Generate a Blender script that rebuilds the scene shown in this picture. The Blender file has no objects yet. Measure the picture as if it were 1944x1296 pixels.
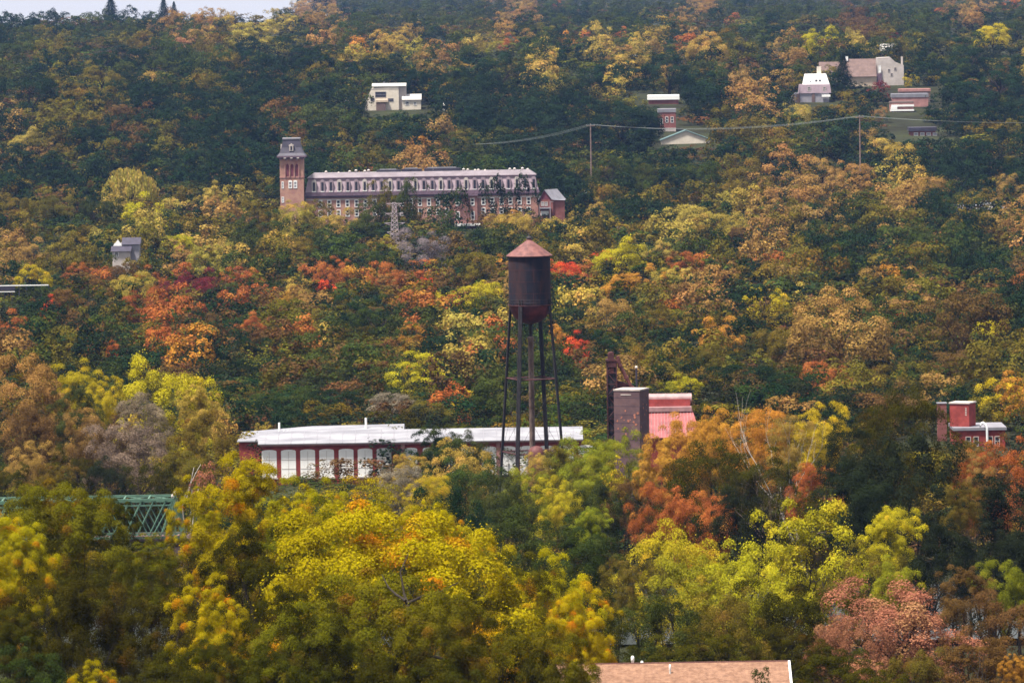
import bpy, math, random
import numpy as np
from mathutils import Matrix, Vector

C = bpy.context.scene
COL = C.collection
random.seed(7)
RG = np.random.default_rng(11)

# ---------------------------------------------------------------- camera
F = 11108.0            # focal length in photo pixels (photo 1944 x 1296)
CAMZ = 93.0
PITCH = (648 + 40) / F
ROLL = math.radians(0.9)
cr, sr = math.cos(ROLL), math.sin(ROLL)
fw = Vector((0, math.cos(PITCH), -math.sin(PITCH)))
up0 = Vector((0, math.sin(PITCH), math.cos(PITCH)))
rt0 = Vector((1, 0, 0))
cx = rt0 * cr - up0 * sr
cy = up0 * cr + rt0 * sr
cam_d = bpy.data.cameras.new('camera')
cam = bpy.data.objects.new('camera', cam_d)
COL.objects.link(cam)
m = Matrix((cx, cy, -fw)).transposed().to_4x4()
m.translation = (0, 0, CAMZ)
cam.matrix_world = m
cam_d.sensor_width = 36
cam_d.lens = 36 * F / 1944
cam_d.clip_start = 1
cam_d.clip_end = 30000
cam_d.dof.use_dof = True
cam_d.dof.focus_distance = 1300
cam_d.dof.aperture_fstop = 5
C.camera = cam

# ---------------------------------------------------------------- world, sun, exposure
SUN_EL, SUN_AZ = math.radians(68), math.radians(-124)      # azimuth from +Y towards +X
w = bpy.data.worlds.new('World')
C.world = w
w.use_nodes = True
nt = w.node_tree
bg = nt.nodes['Background']
sky = nt.nodes.new('ShaderNodeTexSky')
sky.sky_type = 'NISHITA'
sky.sun_disc = False
sky.sun_elevation = SUN_EL
sky.sun_rotation = SUN_AZ
sky.air_density = 1.0
sky.dust_density = 4.0
sky.ozone_density = 1.0
ov = nt.nodes.new('ShaderNodeMix')          # thin bright overcast in front of the blue
ov.data_type = 'RGBA'
ov.inputs[0].default_value = 0.75
ov.inputs[7].default_value = (8.8, 8.7, 9.0, 1)
nt.links.new(sky.outputs[0], ov.inputs[6])
nt.links.new(ov.outputs[2], bg.inputs[0])
bg.inputs[1].default_value = 0.052
sd = bpy.data.lights.new('sun', 'SUN')
sd.energy = 4.9
sd.angle = math.radians(7)
sd.color = (1.0, 0.93, 0.84)
so = bpy.data.objects.new('sun', sd)
COL.objects.link(so)
sdir = Vector((math.sin(SUN_AZ) * math.cos(SUN_EL), math.cos(SUN_AZ) * math.cos(SUN_EL), math.sin(SUN_EL)))
so.rotation_euler = sdir.to_track_quat('Z', 'Y').to_euler()
C.view_settings.view_transform = 'Standard'
C.view_settings.look = 'None'
C.view_settings.exposure = 1.3
C.view_settings.gamma = 1
C.render.engine = 'CYCLES'
C.render.resolution_x = 1024
C.render.resolution_y = 682
try:
    C.cycles.max_bounces = 5
    C.cycles.diffuse_bounces = 1
    C.cycles.transmission_bounces = 2
    C.cycles.volume_bounces = 0
    C.cycles.filter_width = 1.6
except Exception:
    pass

# ---------------------------------------------------------------- geometry helpers
def ray(px, py):
    dx, dy = px - 972, py - 648
    u = dx * cr - dy * sr
    d = dx * sr + dy * cr
    v = fw * F + rt0 * u - up0 * d
    return v
def W(px, py, Y):
    v = ray(px, py)
    t = Y / v.y
    return Vector((v.x * t, Y, CAMZ + v.z * t))
def PX(p):
    q = Vector(p) - Vector((0, 0, CAMZ))
    k = q.dot(fw)
    return 972 + F * q.dot(cx) / k, 648 - F * q.dot(cy) / k
KY = np.array([-600, 0, 420, 520, 760, 2300, 2600, 3000, 3300, 4200, 4600, 5200, 6000, 6800, 8500, 9500, 11500.])
KL = np.array([90, 90, 34, 27, 0, 0, 12, 36, 42, 57, 62, 50, 30, 20, 10, 0, 0.])
KR = np.array([90, 90, 34, 27, 0, 0, 12, 38, 45, 54, 55, 56, 58, 61, 80, 90, 60.])
def ground(x, Y):
    l = np.interp(Y, KY, KL); r = np.interp(Y, KY, KR)
    a = np.clip((x / np.maximum(Y, 300.0) + 0.046) / 0.02, 0, 1)
    a = a * a * (3 - 2 * a)
    # shallow river bed under the truss bridge
    riv = -4.0 * np.exp(-((Y - 870) / 55.0) ** 2)
    return l * (1 - a) + r * a + riv + 0.8 * np.sin(x / 47.0 + Y / 90.0)
def gz(x, Y): return float(ground(np.array(x, float), np.array(Y, float)))
def base_depth(px, py, y0=700):
    """distance at which the line of sight meets the ground"""
    Y = y0
    while Y < 9800:
        p = W(px, py, Y)
        if p.z <= gz(p.x, Y): return Y
        Y += 5
    return None

def put(o, label=None, cat=None, group=None, kind=None):
    if label: o['label'] = label
    if cat: o['category'] = cat
    if group: o['group'] = group
    if kind: o['kind'] = kind
    return o
def empty(name, loc, label, cat, group=None, rz=0):
    o = bpy.data.objects.new(name, None)
    COL.objects.link(o)
    o.location = loc
    o.rotation_euler = (0, 0, rz)
    o.empty_display_size = 0.5
    return put(o, label, cat, group)

class MB:
    """collects shapes (in the local space of the thing) into ONE mesh"""
    def __init__(s): s.v = []; s.f = []
    def add(s, vs, fs):
        n = len(s.v); s.v += [tuple(v) for v in vs]; s.f += [tuple(i + n for i in f) for f in fs]; return s
    def box(s, x0, x1, y0, y1, z0, z1):
        return s.add([(x0,y0,z0),(x1,y0,z0),(x1,y1,z0),(x0,y1,z0),(x0,y0,z1),(x1,y0,z1),(x1,y1,z1),(x0,y1,z1)],
                     [(0,3,2,1),(4,5,6,7),(0,1,5,4),(1,2,6,5),(2,3,7,6),(3,0,4,7)])
    def frust(s, a, b, z0, z1):
        """a, b = (x0,x1,y0,y1) rectangles at z0 and z1"""
        return s.add([(a[0],a[2],z0),(a[1],a[2],z0),(a[1],a[3],z0),(a[0],a[3],z0),(b[0],b[2],z1),(b[1],b[2],z1),(b[1],b[3],z1),(b[0],b[3],z1)],
                     [(0,3,2,1),(4,5,6,7),(0,1,5,4),(1,2,6,5),(2,3,7,6),(3,0,4,7)])
    def prism(s, pts, y0, y1):
        """outline of (x,z) points pushed from y0 to y1"""
        n = len(pts)
        vs = [(x, y0, z) for x, z in pts] + [(x, y1, z) for x, z in pts]
        fs = [tuple(range(n)), tuple(range(2*n-1, n-1, -1))] + [(i, i+n, (i+1) % n + n, (i+1) % n) for i in range(n)]
        return s.add(vs, fs)
    def prismx(s, pts, x0, x1):
        """outline of (y,z) points pushed from x0 to x1"""
        n = len(pts)
        vs = [(x0, y, z) for y, z in pts] + [(x1, y, z) for y, z in pts]
        fs = [tuple(range(n-1, -1, -1)), tuple(range(n, 2*n))] + [(i, (i+1) % n, (i+1) % n + n, i+n) for i in range(n)]
        return s.add(vs, fs)
    def tube(s, pts, rs, n=7):
        pts = [Vector(p) for p in pts]
        if not hasattr(rs, '__len__'): rs = [rs] * len(pts)
        vs = []; fs = []
        for i, p in enumerate(pts):
            d = (pts[min(i+1, len(pts)-1)] - pts[max(i-1, 0)]).normalized()
            a = Vector((0, 0, 1)) if abs(d.z) < 0.9 else Vector((1, 0, 0))
            e1 = d.cross(a).normalized(); e2 = d.cross(e1)
            for k in range(n):
                t = 2 * math.pi * k / n
                vs.append(p + (e1 * math.cos(t) + e2 * math.sin(t)) * rs[i])
        for i in range(len(pts) - 1):
            for k in range(n):
                a = i*n + k; b = i*n + (k+1) % n
                fs.append((a, b, b+n, a+n))
        fs.append(tuple(range(n-1, -1, -1))); q = (len(pts)-1)*n
        fs.append(tuple(range(q, q+n)))
        return s.add(vs, fs)
    def lathe(s, prof, n=32, cx0=0, cy0=0):
        """(radius, z) profile turned round the vertical"""
        vs = []; fs = []
        for r, z in prof:
            for k in range(n):
                t = 2 * math.pi * k / n
                vs.append((cx0 + r*math.cos(t), cy0 + r*math.sin(t), z))
        for i in range(len(prof) - 1):
            for k in range(n):
                a = i*n + k; b = i*n + (k+1) % n
                fs.append((a, b, b+n, a+n))
        fs.append(tuple(range(n-1, -1, -1))); q = (len(prof)-1)*n
        fs.append(tuple(range(q, q+n)))
        return s.add(vs, fs)
    def build(s, name, mt, parent=None, smooth=False, label=None):
        me = bpy.data.meshes.new(name)
        me.from_pydata([tuple(v) for v in s.v], [], s.f)
        me.materials.append(mt)
        if smooth:
            me.polygons.foreach_set('use_smooth', [True] * len(me.polygons))
            try: me.set_sharp_from_angle(angle=0.7)
            except Exception: pass
        me.update()
        o = bpy.data.objects.new(name, me)
        COL.objects.link(o)
        if parent: o.parent = parent
        if label: o['label'] = label
        return o

# ---------------------------------------------------------------- materials
def mat(name, col, rough=0.8, var=0.25, scale=0.6, spec=0.3, metal=0.0, col2=None, stretch=None, mixlo=0.4, mixhi=0.65):
    """plain weathered surface: base colour broken up by noise (world sized)"""
    mt = bpy.data.materials.new(name)
    mt.use_nodes = True
    n = mt.node_tree.nodes; l = mt.node_tree.links
    b = n['Principled BSDF']
    b.inputs['Roughness'].default_value = rough
    b.inputs['Metallic'].default_value = metal
    b.inputs['Specular IOR Level'].default_value = spec
    tc = n.new('ShaderNodeTexCoord')
    mp = n.new('ShaderNodeMapping')
    if stretch: mp.inputs['Scale'].default_value = stretch
    l.new(tc.outputs['Object'], mp.inputs[0])
    nz = n.new('ShaderNodeTexNoise')
    nz.inputs['Scale'].default_value = scale
    nz.inputs['Detail'].default_value = 6
    nz.inputs['Roughness'].default_value = 0.65
    l.new(mp.outputs[0], nz.inputs[0])
    rp = n.new('ShaderNodeValToRGB')
    rp.color_ramp.elements[0].position = mixlo
    rp.color_ramp.elements[1].position = mixhi
    c2 = col2 or tuple(c * (1 - var) for c in col)
    rp.color_ramp.elements[0].color = (*c2, 1)
    rp.color_ramp.elements[1].color = (*[min(1, c * (1 + var * 0.5)) for c in col], 1)
    l.new(nz.outputs[0], rp.inputs[0])
    l.new(rp.outputs[0], b.inputs['Base Color'])
    return mt

def leafmat(name, attr=False):
    """foliage: colour of the tree, turned patches clump by clump, each leaf a little different, some light through"""
    mt = bpy.data.materials.new(name)
    mt.use_nodes = True
    n = mt.node_tree.nodes; l = mt.node_tree.links
    n.remove(n['Principled BSDF'])
    out = n['Material Output']
    if attr:
        a = n.new('ShaderNodeAttribute'); a.attribute_name = 'tint'; base = a.outputs['Color']
    else:
        a = n.new('ShaderNodeObjectInfo'); base = a.outputs['Color']
    cl = n.new('ShaderNodeAttribute'); cl.attribute_name = 'clump'
    rn = n.new('ShaderNodeAttribute'); rn.attribute_name = 'leaf'
    # hue: clumps shift towards yellow / orange, others towards green
    sm = n.new('ShaderNodeMapRange'); sm.interpolation_type = 'SMOOTHSTEP'
    sm.inputs[1].default_value = 0.60; sm.inputs[2].default_value = 0.95; sm.inputs[3].default_value = 0.0; sm.inputs[4].default_value = 1.0
    l.new(cl.outputs['Fac'], sm.inputs[0])
    al = n.new('ShaderNodeMath'); al.operation = 'SUBTRACT'; al.inputs[1].default_value = 0.5
    l.new(a.outputs['Alpha'], al.inputs[0])
    h0 = n.new('ShaderNodeMath'); h0.operation = 'MULTIPLY_ADD'; h0.inputs[2].default_value = 0.5
    l.new(sm.outputs[0], h0.inputs[0]); l.new(al.outputs[0], h0.inputs[1])
    h = n.new('ShaderNodeMath'); h.operation = 'MULTIPLY_ADD'; h.inputs[1].default_value = 0.02
    l.new(rn.outputs['Fac'], h.inputs[0]); l.new(h0.outputs[0], h.inputs[2])
    v = n.new('ShaderNodeMath'); v.operation = 'MULTIPLY_ADD'
    v.inputs[1].default_value = 0.4; v.inputs[2].default_value = 0.80
    l.new(rn.outputs['Fac'], v.inputs[0])
    v2 = n.new('ShaderNodeMath'); v2.operation = 'MULTIPLY_ADD'
    v2.inputs[1].default_value = 0.75; v2.inputs[2].default_value = 0.60
    l.new(cl.outputs['Fac'], v2.inputs[0])
    v3 = n.new('ShaderNodeMath'); v3.operation = 'MULTIPLY'
    l.new(v.outputs[0], v3.inputs[0]); l.new(v2.outputs[0], v3.inputs[1])
    hs = n.new('ShaderNodeHueSaturation')
    hs.inputs['Saturation'].default_value = 1.0
    l.new(h.outputs[0], hs.inputs['Hue']); l.new(v3.outputs[0], hs.inputs['Value'])
    l.new(base, hs.inputs['Color'])
    df = n.new('ShaderNodeBsdfDiffuse'); tr = n.new('ShaderNodeBsdfTranslucent')
    l.new(hs.outputs[0], df.inputs[0]); l.new(hs.outputs[0], tr.inputs[0])
    mx = n.new('ShaderNodeMixShader'); mx.inputs[0].default_value = 0.28
    l.new(df.outputs[0], mx.inputs[1]); l.new(tr.outputs[0], mx.inputs[2])
    l.new(mx.outputs[0], out.inputs['Surface'])
    return mt

M_LEAF = leafmat('foliage'); M_WOOD = leafmat('distant_foliage', True)
M = {
 'bark': mat('bark', (0.035, 0.028, 0.022), 0.95, 0.4, 3, 0.1),
 'palebark': mat('pale_dead_wood', (0.42, 0.38, 0.33), 0.9, 0.3, 2, 0.1),
 'twig': mat('grey_twigs', (0.17, 0.12, 0.11), 0.95, 0.3, 2, 0.1),
 'rusttank': mat('rusted_dark_steel', (0.010, 0.010, 0.018), 0.8, 0, 0.45, 0.2, 0, (0.036, 0.017, 0.017), (1, 1, 0.25), 0.36, 0.56),
 'rustroof': mat('rusty_pink_roof', (0.18, 0.075, 0.065), 0.7, 0, 0.9, 0.3, 0, (0.09, 0.036, 0.034), (1, 1, 0.5)),
 'rustbowl': mat('oxide_red_bowl', (0.11, 0.02, 0.018), 0.7, 0.5, 0.6),
 'darksteel': mat('dark_steel', (0.022, 0.018, 0.02), 0.7, 0.3, 0.5),
 'riser': mat('flaking_pipe_paint', (0.26, 0.19, 0.16), 0.8, 0, 0.8, 0.3, 0, (0.10, 0.06, 0.05), (1, 1, 0.5)),
 'rustbrown': mat('rusty_brown_steel', (0.065, 0.02, 0.02), 0.8, 0.5, 0.7),
 'rustred': mat('rusty_red_steel', (0.11, 0.035, 0.032), 0.7, 0.4, 0.9),
 'silo': mat('silo_block', (0.125, 0.075, 0.075), 0.9, 0, 0.55, 0.15, 0, (0.085, 0.052, 0.058)),
 'silorim': mat('silo_rim', (0.42, 0.36, 0.33), 0.8, 0.3, 1),
 'patch': mat('orange_rust_patch', (0.36, 0.14, 0.09), 0.9, 0.3, 1),
 'red': mat('red_painted_brick', (0.25, 0.045, 0.038), 0.85, 0.3, 0.5, 0.2),
 'redroof': mat('red_metal_roof', (0.27, 0.06, 0.06), 0.45, 0.35, 0.5, 0.6),
 'redwhite': mat('painted_sheen_ribs', (0.32, 0.19, 0.19), 0.45, 0.25, 0.7, 0.6),  # pale tone paints the sky's sheen into the red metal
 'redridge': mat('glossy_red_ridge', (0.30, 0.05, 0.045), 0.3, 0.3, 0.5, 0.8),
 'white': mat('white_board', (0.78, 0.78, 0.76), 0.7, 0.05, 0.8),
 'whiteroof': mat('white_roofing', (0.26, 0.26, 0.28), 0.7, 0, 0.5, 0.3, 0, (0.15, 0.15, 0.17), (0.25, 1, 1)),
 'cream': mat('cream_render', (0.58, 0.52, 0.43), 0.8, 0.12, 0.4),
 'creamroof': mat('cream_roof', (0.42, 0.40, 0.37), 0.6, 0.1, 0.4),
 'tan': mat('tan_wall', (0.50, 0.40, 0.30), 0.85, 0.2, 0.3),
 'brick': mat('mill_brick', (0.40, 0.235, 0.17), 0.9, 0, 0.35, 0.15, 0, (0.30, 0.155, 0.13)),
 'brickpink': mat('mill_pink_brick', (0.35, 0.18, 0.16), 0.9, 0.25, 0.35, 0.15),
 'brickdark': mat('dark_red_brick', (0.22, 0.085, 0.075), 0.9, 0.25, 0.3, 0.15),
 'slatelav': mat('lavender_slate', (0.27, 0.205, 0.235), 0.65, 0.18, 0.3, 0.4),
 'slatedark': mat('dark_slate', (0.035, 0.030, 0.048), 0.6, 0.3, 0.4, 0.4),
 'trim': mat('dark_violet_trim', (0.13, 0.085, 0.115), 0.7, 0.2, 0.4),
 'millroof': mat('mill_roof', (0.165, 0.14, 0.155), 0.6, 0.2, 0.3),
 'stone': mat('pale_stone', (0.44, 0.39, 0.36), 0.85, 0.15, 0.4),
 'greyroof': mat('grey_roof', (0.20, 0.195, 0.22), 0.7, 0.2, 0.3),
 'greywall': mat('grey_wall', (0.28, 0.27, 0.30), 0.8, 0.2, 0.3),
 'brownroof': mat('brown_shingle_roof', (0.135, 0.09, 0.078), 0.85, 0.2, 0.5),
 'darkroof': mat('dark_roof', (0.05, 0.05, 0.065), 0.7, 0.3, 0.4),
 'greentrim': mat('dull_green_fascia', (0.07, 0.12, 0.12), 0.7, 0.2, 0.4),
 'glass': mat('window_glass', (0.03, 0.03, 0.045), 0.15, 0.2, 0.3, 0.8),
 'shutter': mat('red_louvre', (0.14, 0.035, 0.05), 0.8, 0.2, 0.5),
 'green': mat('bridge_green_paint', (0.075, 0.15, 0.105), 0.6, 0.25, 0.6),
 'deck': mat('weathered_deck', (0.16, 0.11, 0.10), 0.9, 0.4, 0.5),
 'pole': mat('pole_wood', (0.22, 0.15, 0.13), 0.9, 0.3, 1),
 'wire': mat('dull_wire', (0.15, 0.17, 0.165), 0.6, 0.1, 1),
 'pylon': mat('galvanised_pylon', (0.32, 0.26, 0.28), 0.6, 0.2, 1),
 'pipe': mat('bright_pipe', (0.72, 0.72, 0.74), 0.35, 0.1, 1, 0.6),
 'carpaint': mat('white_car_paint', (0.75, 0.75, 0.78), 0.3, 0.05, 1, 0.6),
 'tyre': mat('tyre_rubber', (0.02, 0.02, 0.02), 0.9, 0.2, 1),
}
def shingle_mat():
    mt = mat('salmon_shingles', (0.28, 0.165, 0.11), 0.95, 0, 2.2, 0.1, 0, (0.15, 0.085, 0.058), None, 0.35, 0.68)
    n = mt.node_tree.nodes; l = mt.node_tree.links
    b = n['Principled BSDF']
    old = b.inputs['Base Color'].links[0].from_socket
    tc = n.new('ShaderNodeTexCoord')
    br = n.new('ShaderNodeTexBrick')
    br.inputs['Color1'].default_value = (1, 1, 1, 1); br.inputs['Color2'].default_value = (0.78, 0.74, 0.72, 1)
    br.inputs['Mortar'].default_value = (0.6, 0.52, 0.5, 1)
    br.inputs['Scale'].default_value = 1.0
    br.inputs['Brick Width'].default_value = 0.6; br.inputs['Row Height'].default_value = 0.16
    br.inputs['Mortar Size'].default_value = 0.012
    l.new(tc.outputs['Object'], br.inputs[0])
    mx = n.new('ShaderNodeMix'); mx.data_type = 'RGBA'; mx.blend_type = 'MULTIPLY'
    mx.inputs[0].default_value = 0.8
    l.new(old, mx.inputs[6]); l.new(br.outputs[0], mx.inputs[7])
    l.new(mx.outputs[2], b.inputs['Base Color'])
    return mt
M['shingle'] = shingle_mat()

# ---------------------------------------------------------------- ground
def build_ground():
    ys = np.concatenate([np.arange(-600, 400, 60), np.arange(400, 1100, 12), np.arange(1100, 3200, 30), np.arange(3200, 11501, 90)]).astype(float)
    ts = np.linspace(-1, 1, 90)
    vs = []
    for y in ys:
        hw = 500 + 0.16 * max(y, 0)
        xs = ts * hw
        zs = ground(xs, np.full_like(xs, y))
        vs += list(zip(xs, np.full_like(xs, y), zs))
    n = len(ts)
    fs = [(i*n+j, i*n+j+1, (i+1)*n+j+1, (i+1)*n+j) for i in range(len(ys)-1) for j in range(n-1)]
    me = bpy.data.meshes.new('ground'); me.from_pydata([tuple(map(float, v)) for v in vs], [], fs)
    mt = mat('forest_floor', (0.030, 0.034, 0.014), 1.0, 0, 0.04, 0.05, 0, (0.016, 0.016, 0.008))
    me.materials.append(mt)
    me.polygons.foreach_set('use_smooth', [True] * len(me.polygons))
    o = bpy.data.objects.new('ground', me); COL.objects.link(o)
    put(o, kind='structure')
build_ground()
rv = MB()
rv.add([(-600, 832, -2.2), (600, 832, -2.2), (600, 908, -2.2), (-600, 908, -2.2)], [(0, 1, 2, 3)])
put(rv.build('river_water', mat('river_water', (0.02, 0.025, 0.02), 0.35, 0.2, 0.1, 0.2)), kind='structure')

# ---------------------------------------------------------------- buildings and structures
class Spot:
    """a place in the world at distance Y; L(px, py) reads a photo position as local metres across and up"""
    def __init__(s, name, px, py, Y, label, cat, group=None, ground_it=True):
        p = W(px, py, Y); z = gz(p.x, Y) if ground_it else p.z
        s.Y = Y; s.o = Vector((p.x, Y, z)); s.e = empty(name, s.o, label, cat, group)
    def L(s, px, py):
        q = W(px, py, s.Y) - s.o
        return q.x, q.z
    def X(s, px, py): return s.L(px, py)[0]
    def Z(s, px, py): return s.L(px, py)[1]

def window(e, x, z, w, h, y, fm, gm, d=0.12, sash=True, bars=1, arch=False, fr=0.16, name='window'):
    """frame standing proud of the wall face at y (towards -y), pane and bars behind it"""
    f = MB()
    f.box(x-w/2, x-w/2+fr, y-d, y+0.05, z, z+h); f.box(x+w/2-fr, x+w/2, y-d, y+0.05, z, z+h)
    f.box(x-w/2+fr, x+w/2-fr, y-d, y+0.05, z+h-fr, z+h); f.box(x-w/2+fr, x+w/2-fr, y-d, y+0.05, z, z+fr)
    if sash: f.box(x-w/2+fr, x+w/2-fr, y-d*0.7, y+0.04, z+h*0.5-fr*0.4, z+h*0.5+fr*0.4)
    for b in range(bars):
        bx_ = x - w/2 + w*(b+1)/(bars+1)
        f.box(bx_-fr*0.25, bx_+fr*0.25, y-d*0.6, y+0.04, z+fr, z+h*0.5-fr*0.4)
    if arch:
        n = 8
        pts = [(x + (w/2+0.1)*math.cos(math.pi*i/n), z+h+0.003+w*0.28*math.sin(math.pi*i/n)) for i in range(n+1)]
        f.prism(pts, y-d, y+0.05)
    fo = f.build(name, fm, e)
    p = MB().box(x-w/2+fr, x+w/2-fr, y-0.03, y+0.03, z+fr, z+h-fr)
    p.build('pane', gm, fo)
    return fo

def build_mill():
    S = Spot('mill_building', 800, 420, 2200, 'long pink and lavender brick mill with mansard roof and corner tower, half hidden by trees', 'mill')
    X, Z = S.X, S.Z
    e = S.e
    xl, xr = X(580, 350), X(1021, 350)
    zr = Z(800, 329); zm1 = Z(800, 336.5); zm0 = Z(800, 362); zc = Z(800, 368.5)
    dep = 16.0
    MB().box(xl, xr, 0, dep, -1, zc-0.9).build('wall', M['brick'], e)
    c = MB(); c.box(xl-.25, xr+.25, -0.35, dep+.3, zc-0.9, zc-0.55); c.box(xl-.6, xr+.6, -0.75, dep+.6, zc-0.15, zc+0.25)
    n = int((xr-xl)/1.1)
    for i in range(n): c.box(xl+i*1.1, xl+i*1.1+.35, -0.6, -0.36, zc-0.55, zc-0.15)
    c.box(xl-.1, xr+.1, -0.2, dep, zc-0.55, zc-0.15)
    c.build('cornice', M['trim'], e)
    MB().box(xl, xr, -0.06, -0.003, zc-1.75, zc-1.3).build('stone_course', M['stone'], e)
    ro = MB(); ro.frust((xl-.4, xr+.4, -0.5, dep+.5), (xl+1.0, xr-1.0, 1.3, dep-1.3), zc+0.25, zm1)
    rof = ro.build('mansard_roof', M['slatelav'], e)
    b = MB(); b.box(xl-.35, xr+.35, -0.62, -0.45, zc+0.25, zc+1.25); b.build('gutter_band', M['trim'], e)
    t = MB(); t.frust((xl+.6, xr-.6, 0.9, dep-0.9), (xl+3, xr-3, 5.5, dep-5.5), zm1+0.30, zr+0.5)
    t.build('upper_roof', M['millroof'], e)
    MB().box(xl+.5, xr-.5, 0.7, dep-.7, zm1, zm1+0.30).build('curb', M['trim'], e)
    # dormers
    k = 0; px = 596.0
    while px < 1015:
        x = X(px, 350)
        d = MB()
        h0 = zc + 1.35; h1 = zm1 - 0.35; w = 1.75
        pts = [(x-w/2, h0), (x+w/2, h0), (x+w/2, h1-.7), (x+w/2-.25, h1-.2), (x, h1), (x-w/2+.25, h1-.2), (x-w/2, h1-.7)]
        d.prism(pts, -0.35, 1.6)
        do = d.build('dormer', M['slatelav'] if k % 3 else M['stone'], rof)
        g = MB(); g.box(x-.42, x+.42, -0.42, -0.34, h0+.35, h1-1.0)
        g.build('dormer_window', M['glass'], e)
        sl = MB(); sl.box(x-.75, x+.75, -0.55, -0.36, h0+.05, h0+.28); sl.build('dormer_sill', M['white'], e)
        px += 16.05; k += 1
    # storey windows
    zrow = [(Z(800, 391), 2.75), (Z(800, 409), 2.6)]
    for z, h in zrow:
        px = 608.0
        while px < 1012:
            x = X(px, 385)
            if not (X(856, 385) < x < X(908, 385)):
                window(e, x, z, 1.5, h, 0, M['white'], M['glass'], fr=0.24, bars=0)
            px += 17.2
    # projecting stair bay
    bx0, bx1 = X(861, 390), X(906, 390)
    MB().box(bx0, bx1, -2.2, -0.003, -1, zc-0.9).build('stair_bay', M['brickpink'], e)
    cb = MB(); cb.box(bx0-.3, bx1+.3, -2.8, -0.76, zc-0.9, zc-0.3); cb.build('bay_cornice', M['trim'], e)
    for z, h in [(Z(883, 390), 2.8), (Z(883, 417), 3.2)]:
        for dx in (-2.9, 2.7):
            window(e, (bx0+bx1)/2+dx, z, 1.5, h, -2.2, M['white'], M['glass'], fr=0.26, bars=0)
    for px in (864, 903):
        pass
    MB().box(bx0-1, bx1+1, -4.5, -2.25, Z(883, 428), Z(883, 424)).build('porch_roof', M['white'], e)
    # roof plant and ventilators
    for a, bb, hh in ((714, 760, 1.2), (762, 800, 1.5), (805, 874, 1.6)):
        q = MB(); q.box(X(a, 322), X(bb, 322), 6, 9, zr+0.1, zr+hh); q.build('roof_plant', M['slatedark'], e)
        q = MB(); q.box(X(a+6, 322), X(bb-8, 322), 6.3, 8, zr+hh, zr+hh+.35); q.build('plant_cap', M['greyroof'], e)
    for px, hh in ((618, 1.5), (642, .9), (663, 1.5), (675, 1.9), (692, 1.6), (699, 1.9), (822, 1.9), (880, 1.7), (888, 1.5), (902, 1.2), (908, 1.3), (921, 1.0), (968, 1.5), (977, 1.6), (992, 1.7), (1002, 1.2)):
        x = X(px, 328); hh *= .8
        v = MB(); v.tube([(x, 6.5, zr-.6), (x, 6.5, zr+hh-.7)], .22); v.lathe([(.1, zr+hh-.75), (.5, zr+hh-.55), (.55, zr+hh-.3), (.3, zr+hh), (.05, zr+hh+.1)], 10, x, 6.5)
        v.build('roof_ventilator', M['stone'], e)
    # tower
    tx0, tx1 = X(532, 340), X(577, 340); ty0, ty1 = -3.0, 6.2
    z0 = Z(555, 301); ztop = Z(555, 262); zeave = Z(555, 298.5)
    MB().box(tx0, tx1, ty0, ty1, -1, z0).build('tower_shaft', M['brick'], e)
    t = MB(); t.box(tx0-.35, tx1+.35, ty0-.35, ty1+.35, z0, z0+.5); t.box(tx0-1.0, tx1+1.0, ty0-1.0, ty1+1.0, z0+.5, z0+1.1)
    for i in range(5):
        x = tx0 + .3 + (tx1-tx0-.6)*i/4
        t.box(x-.2, x+.2, ty0-.8, ty0-.36, z0-.5, z0+.49)
    t.build('tower_cornice', M['trim'], e)
    brk = MB()
    for i in range(3):
        x = tx0 + 2.0 + (tx1-tx0-4.0)*i/2; brk.box(x-.45, x+.45, ty0-1.08, ty0-.99, z0+.1, z0+.5)
    brk.build('cornice_bracket', M['stone'], e)
    r = MB(); c0 = (tx0+tx1)/2; cy0 = (ty0+ty1)/2
    hw = (tx1-tx0)/2
    secs = [(hw+.95, z0+1.1), (hw+.1, z0+2.1), (hw-.75, z0+4.2), (hw-1.35, ztop-.5)]
    for (a, za), (b_, zb) in zip(secs[:-1], secs[1:]):
        r.frust((c0-a, c0+a, cy0-a, cy0+a), (c0-b_, c0+b_, cy0-b_, cy0+b_), za, zb)
    tr_ = r.build('tower_roof', M['slatedark'], e)
    a = hw-1.1
    MB().box(c0-a, c0+a, cy0-a, cy0+a, ztop-.5, ztop).build('tower_cresting', M['greyroof'], e)
    zz = z0+2.9; yf = ty0+.15
    g = MB(); g.prism([(c0-.75, zz), (c0+.75, zz), (c0+.75, zz+1.7), (c0+.95, zz+2.2), (c0+.35, zz+2.5), (c0, zz+2.9), (c0-.35, zz+2.5), (c0-.95, zz+2.2), (c0-.75, zz+1.7)], yf-.1, yf+1.8)
    gd = g.build('tower_dormer', M['stone'], tr_)
    MB().box(c0-.35, c0+.35, yf-.16, yf-.1, zz+.3, zz+1.8).build('pane', M['glass'], gd)
    g = MB(); g.box(c0-hw+.3, c0-hw+1.6, cy0-.9, cy0+.9, zz, zz+2.4); g.build('tower_side_dormer', M['stone'], tr_)
    # belfry louvres, tall trio
    bz0, bz1 = Z(555, 334), Z(555, 311)
    for i in (-1, 0, 1):
        x = c0+.2 + i*1.75
        pts = [(x-.48, bz0), (x+.48, bz0), (x+.48, bz1-.4), (x+.25, bz1-.05), (x, bz1+.1), (x-.25, bz1-.05), (x-.48, bz1-.4)]
        MB().prism(pts, ty0-.03, ty0+.3).build('belfry_louvre', M['shutter'], e)
    for i in (-1.5, -.5, .5, 1.5):
        x = c0+.2 + i*1.75
        MB().tube([(x, ty0-.25, bz0), (x, ty0-.25, bz1-.3)], .16, 6).build('belfry_column', M['brickpink'], e)
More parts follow.
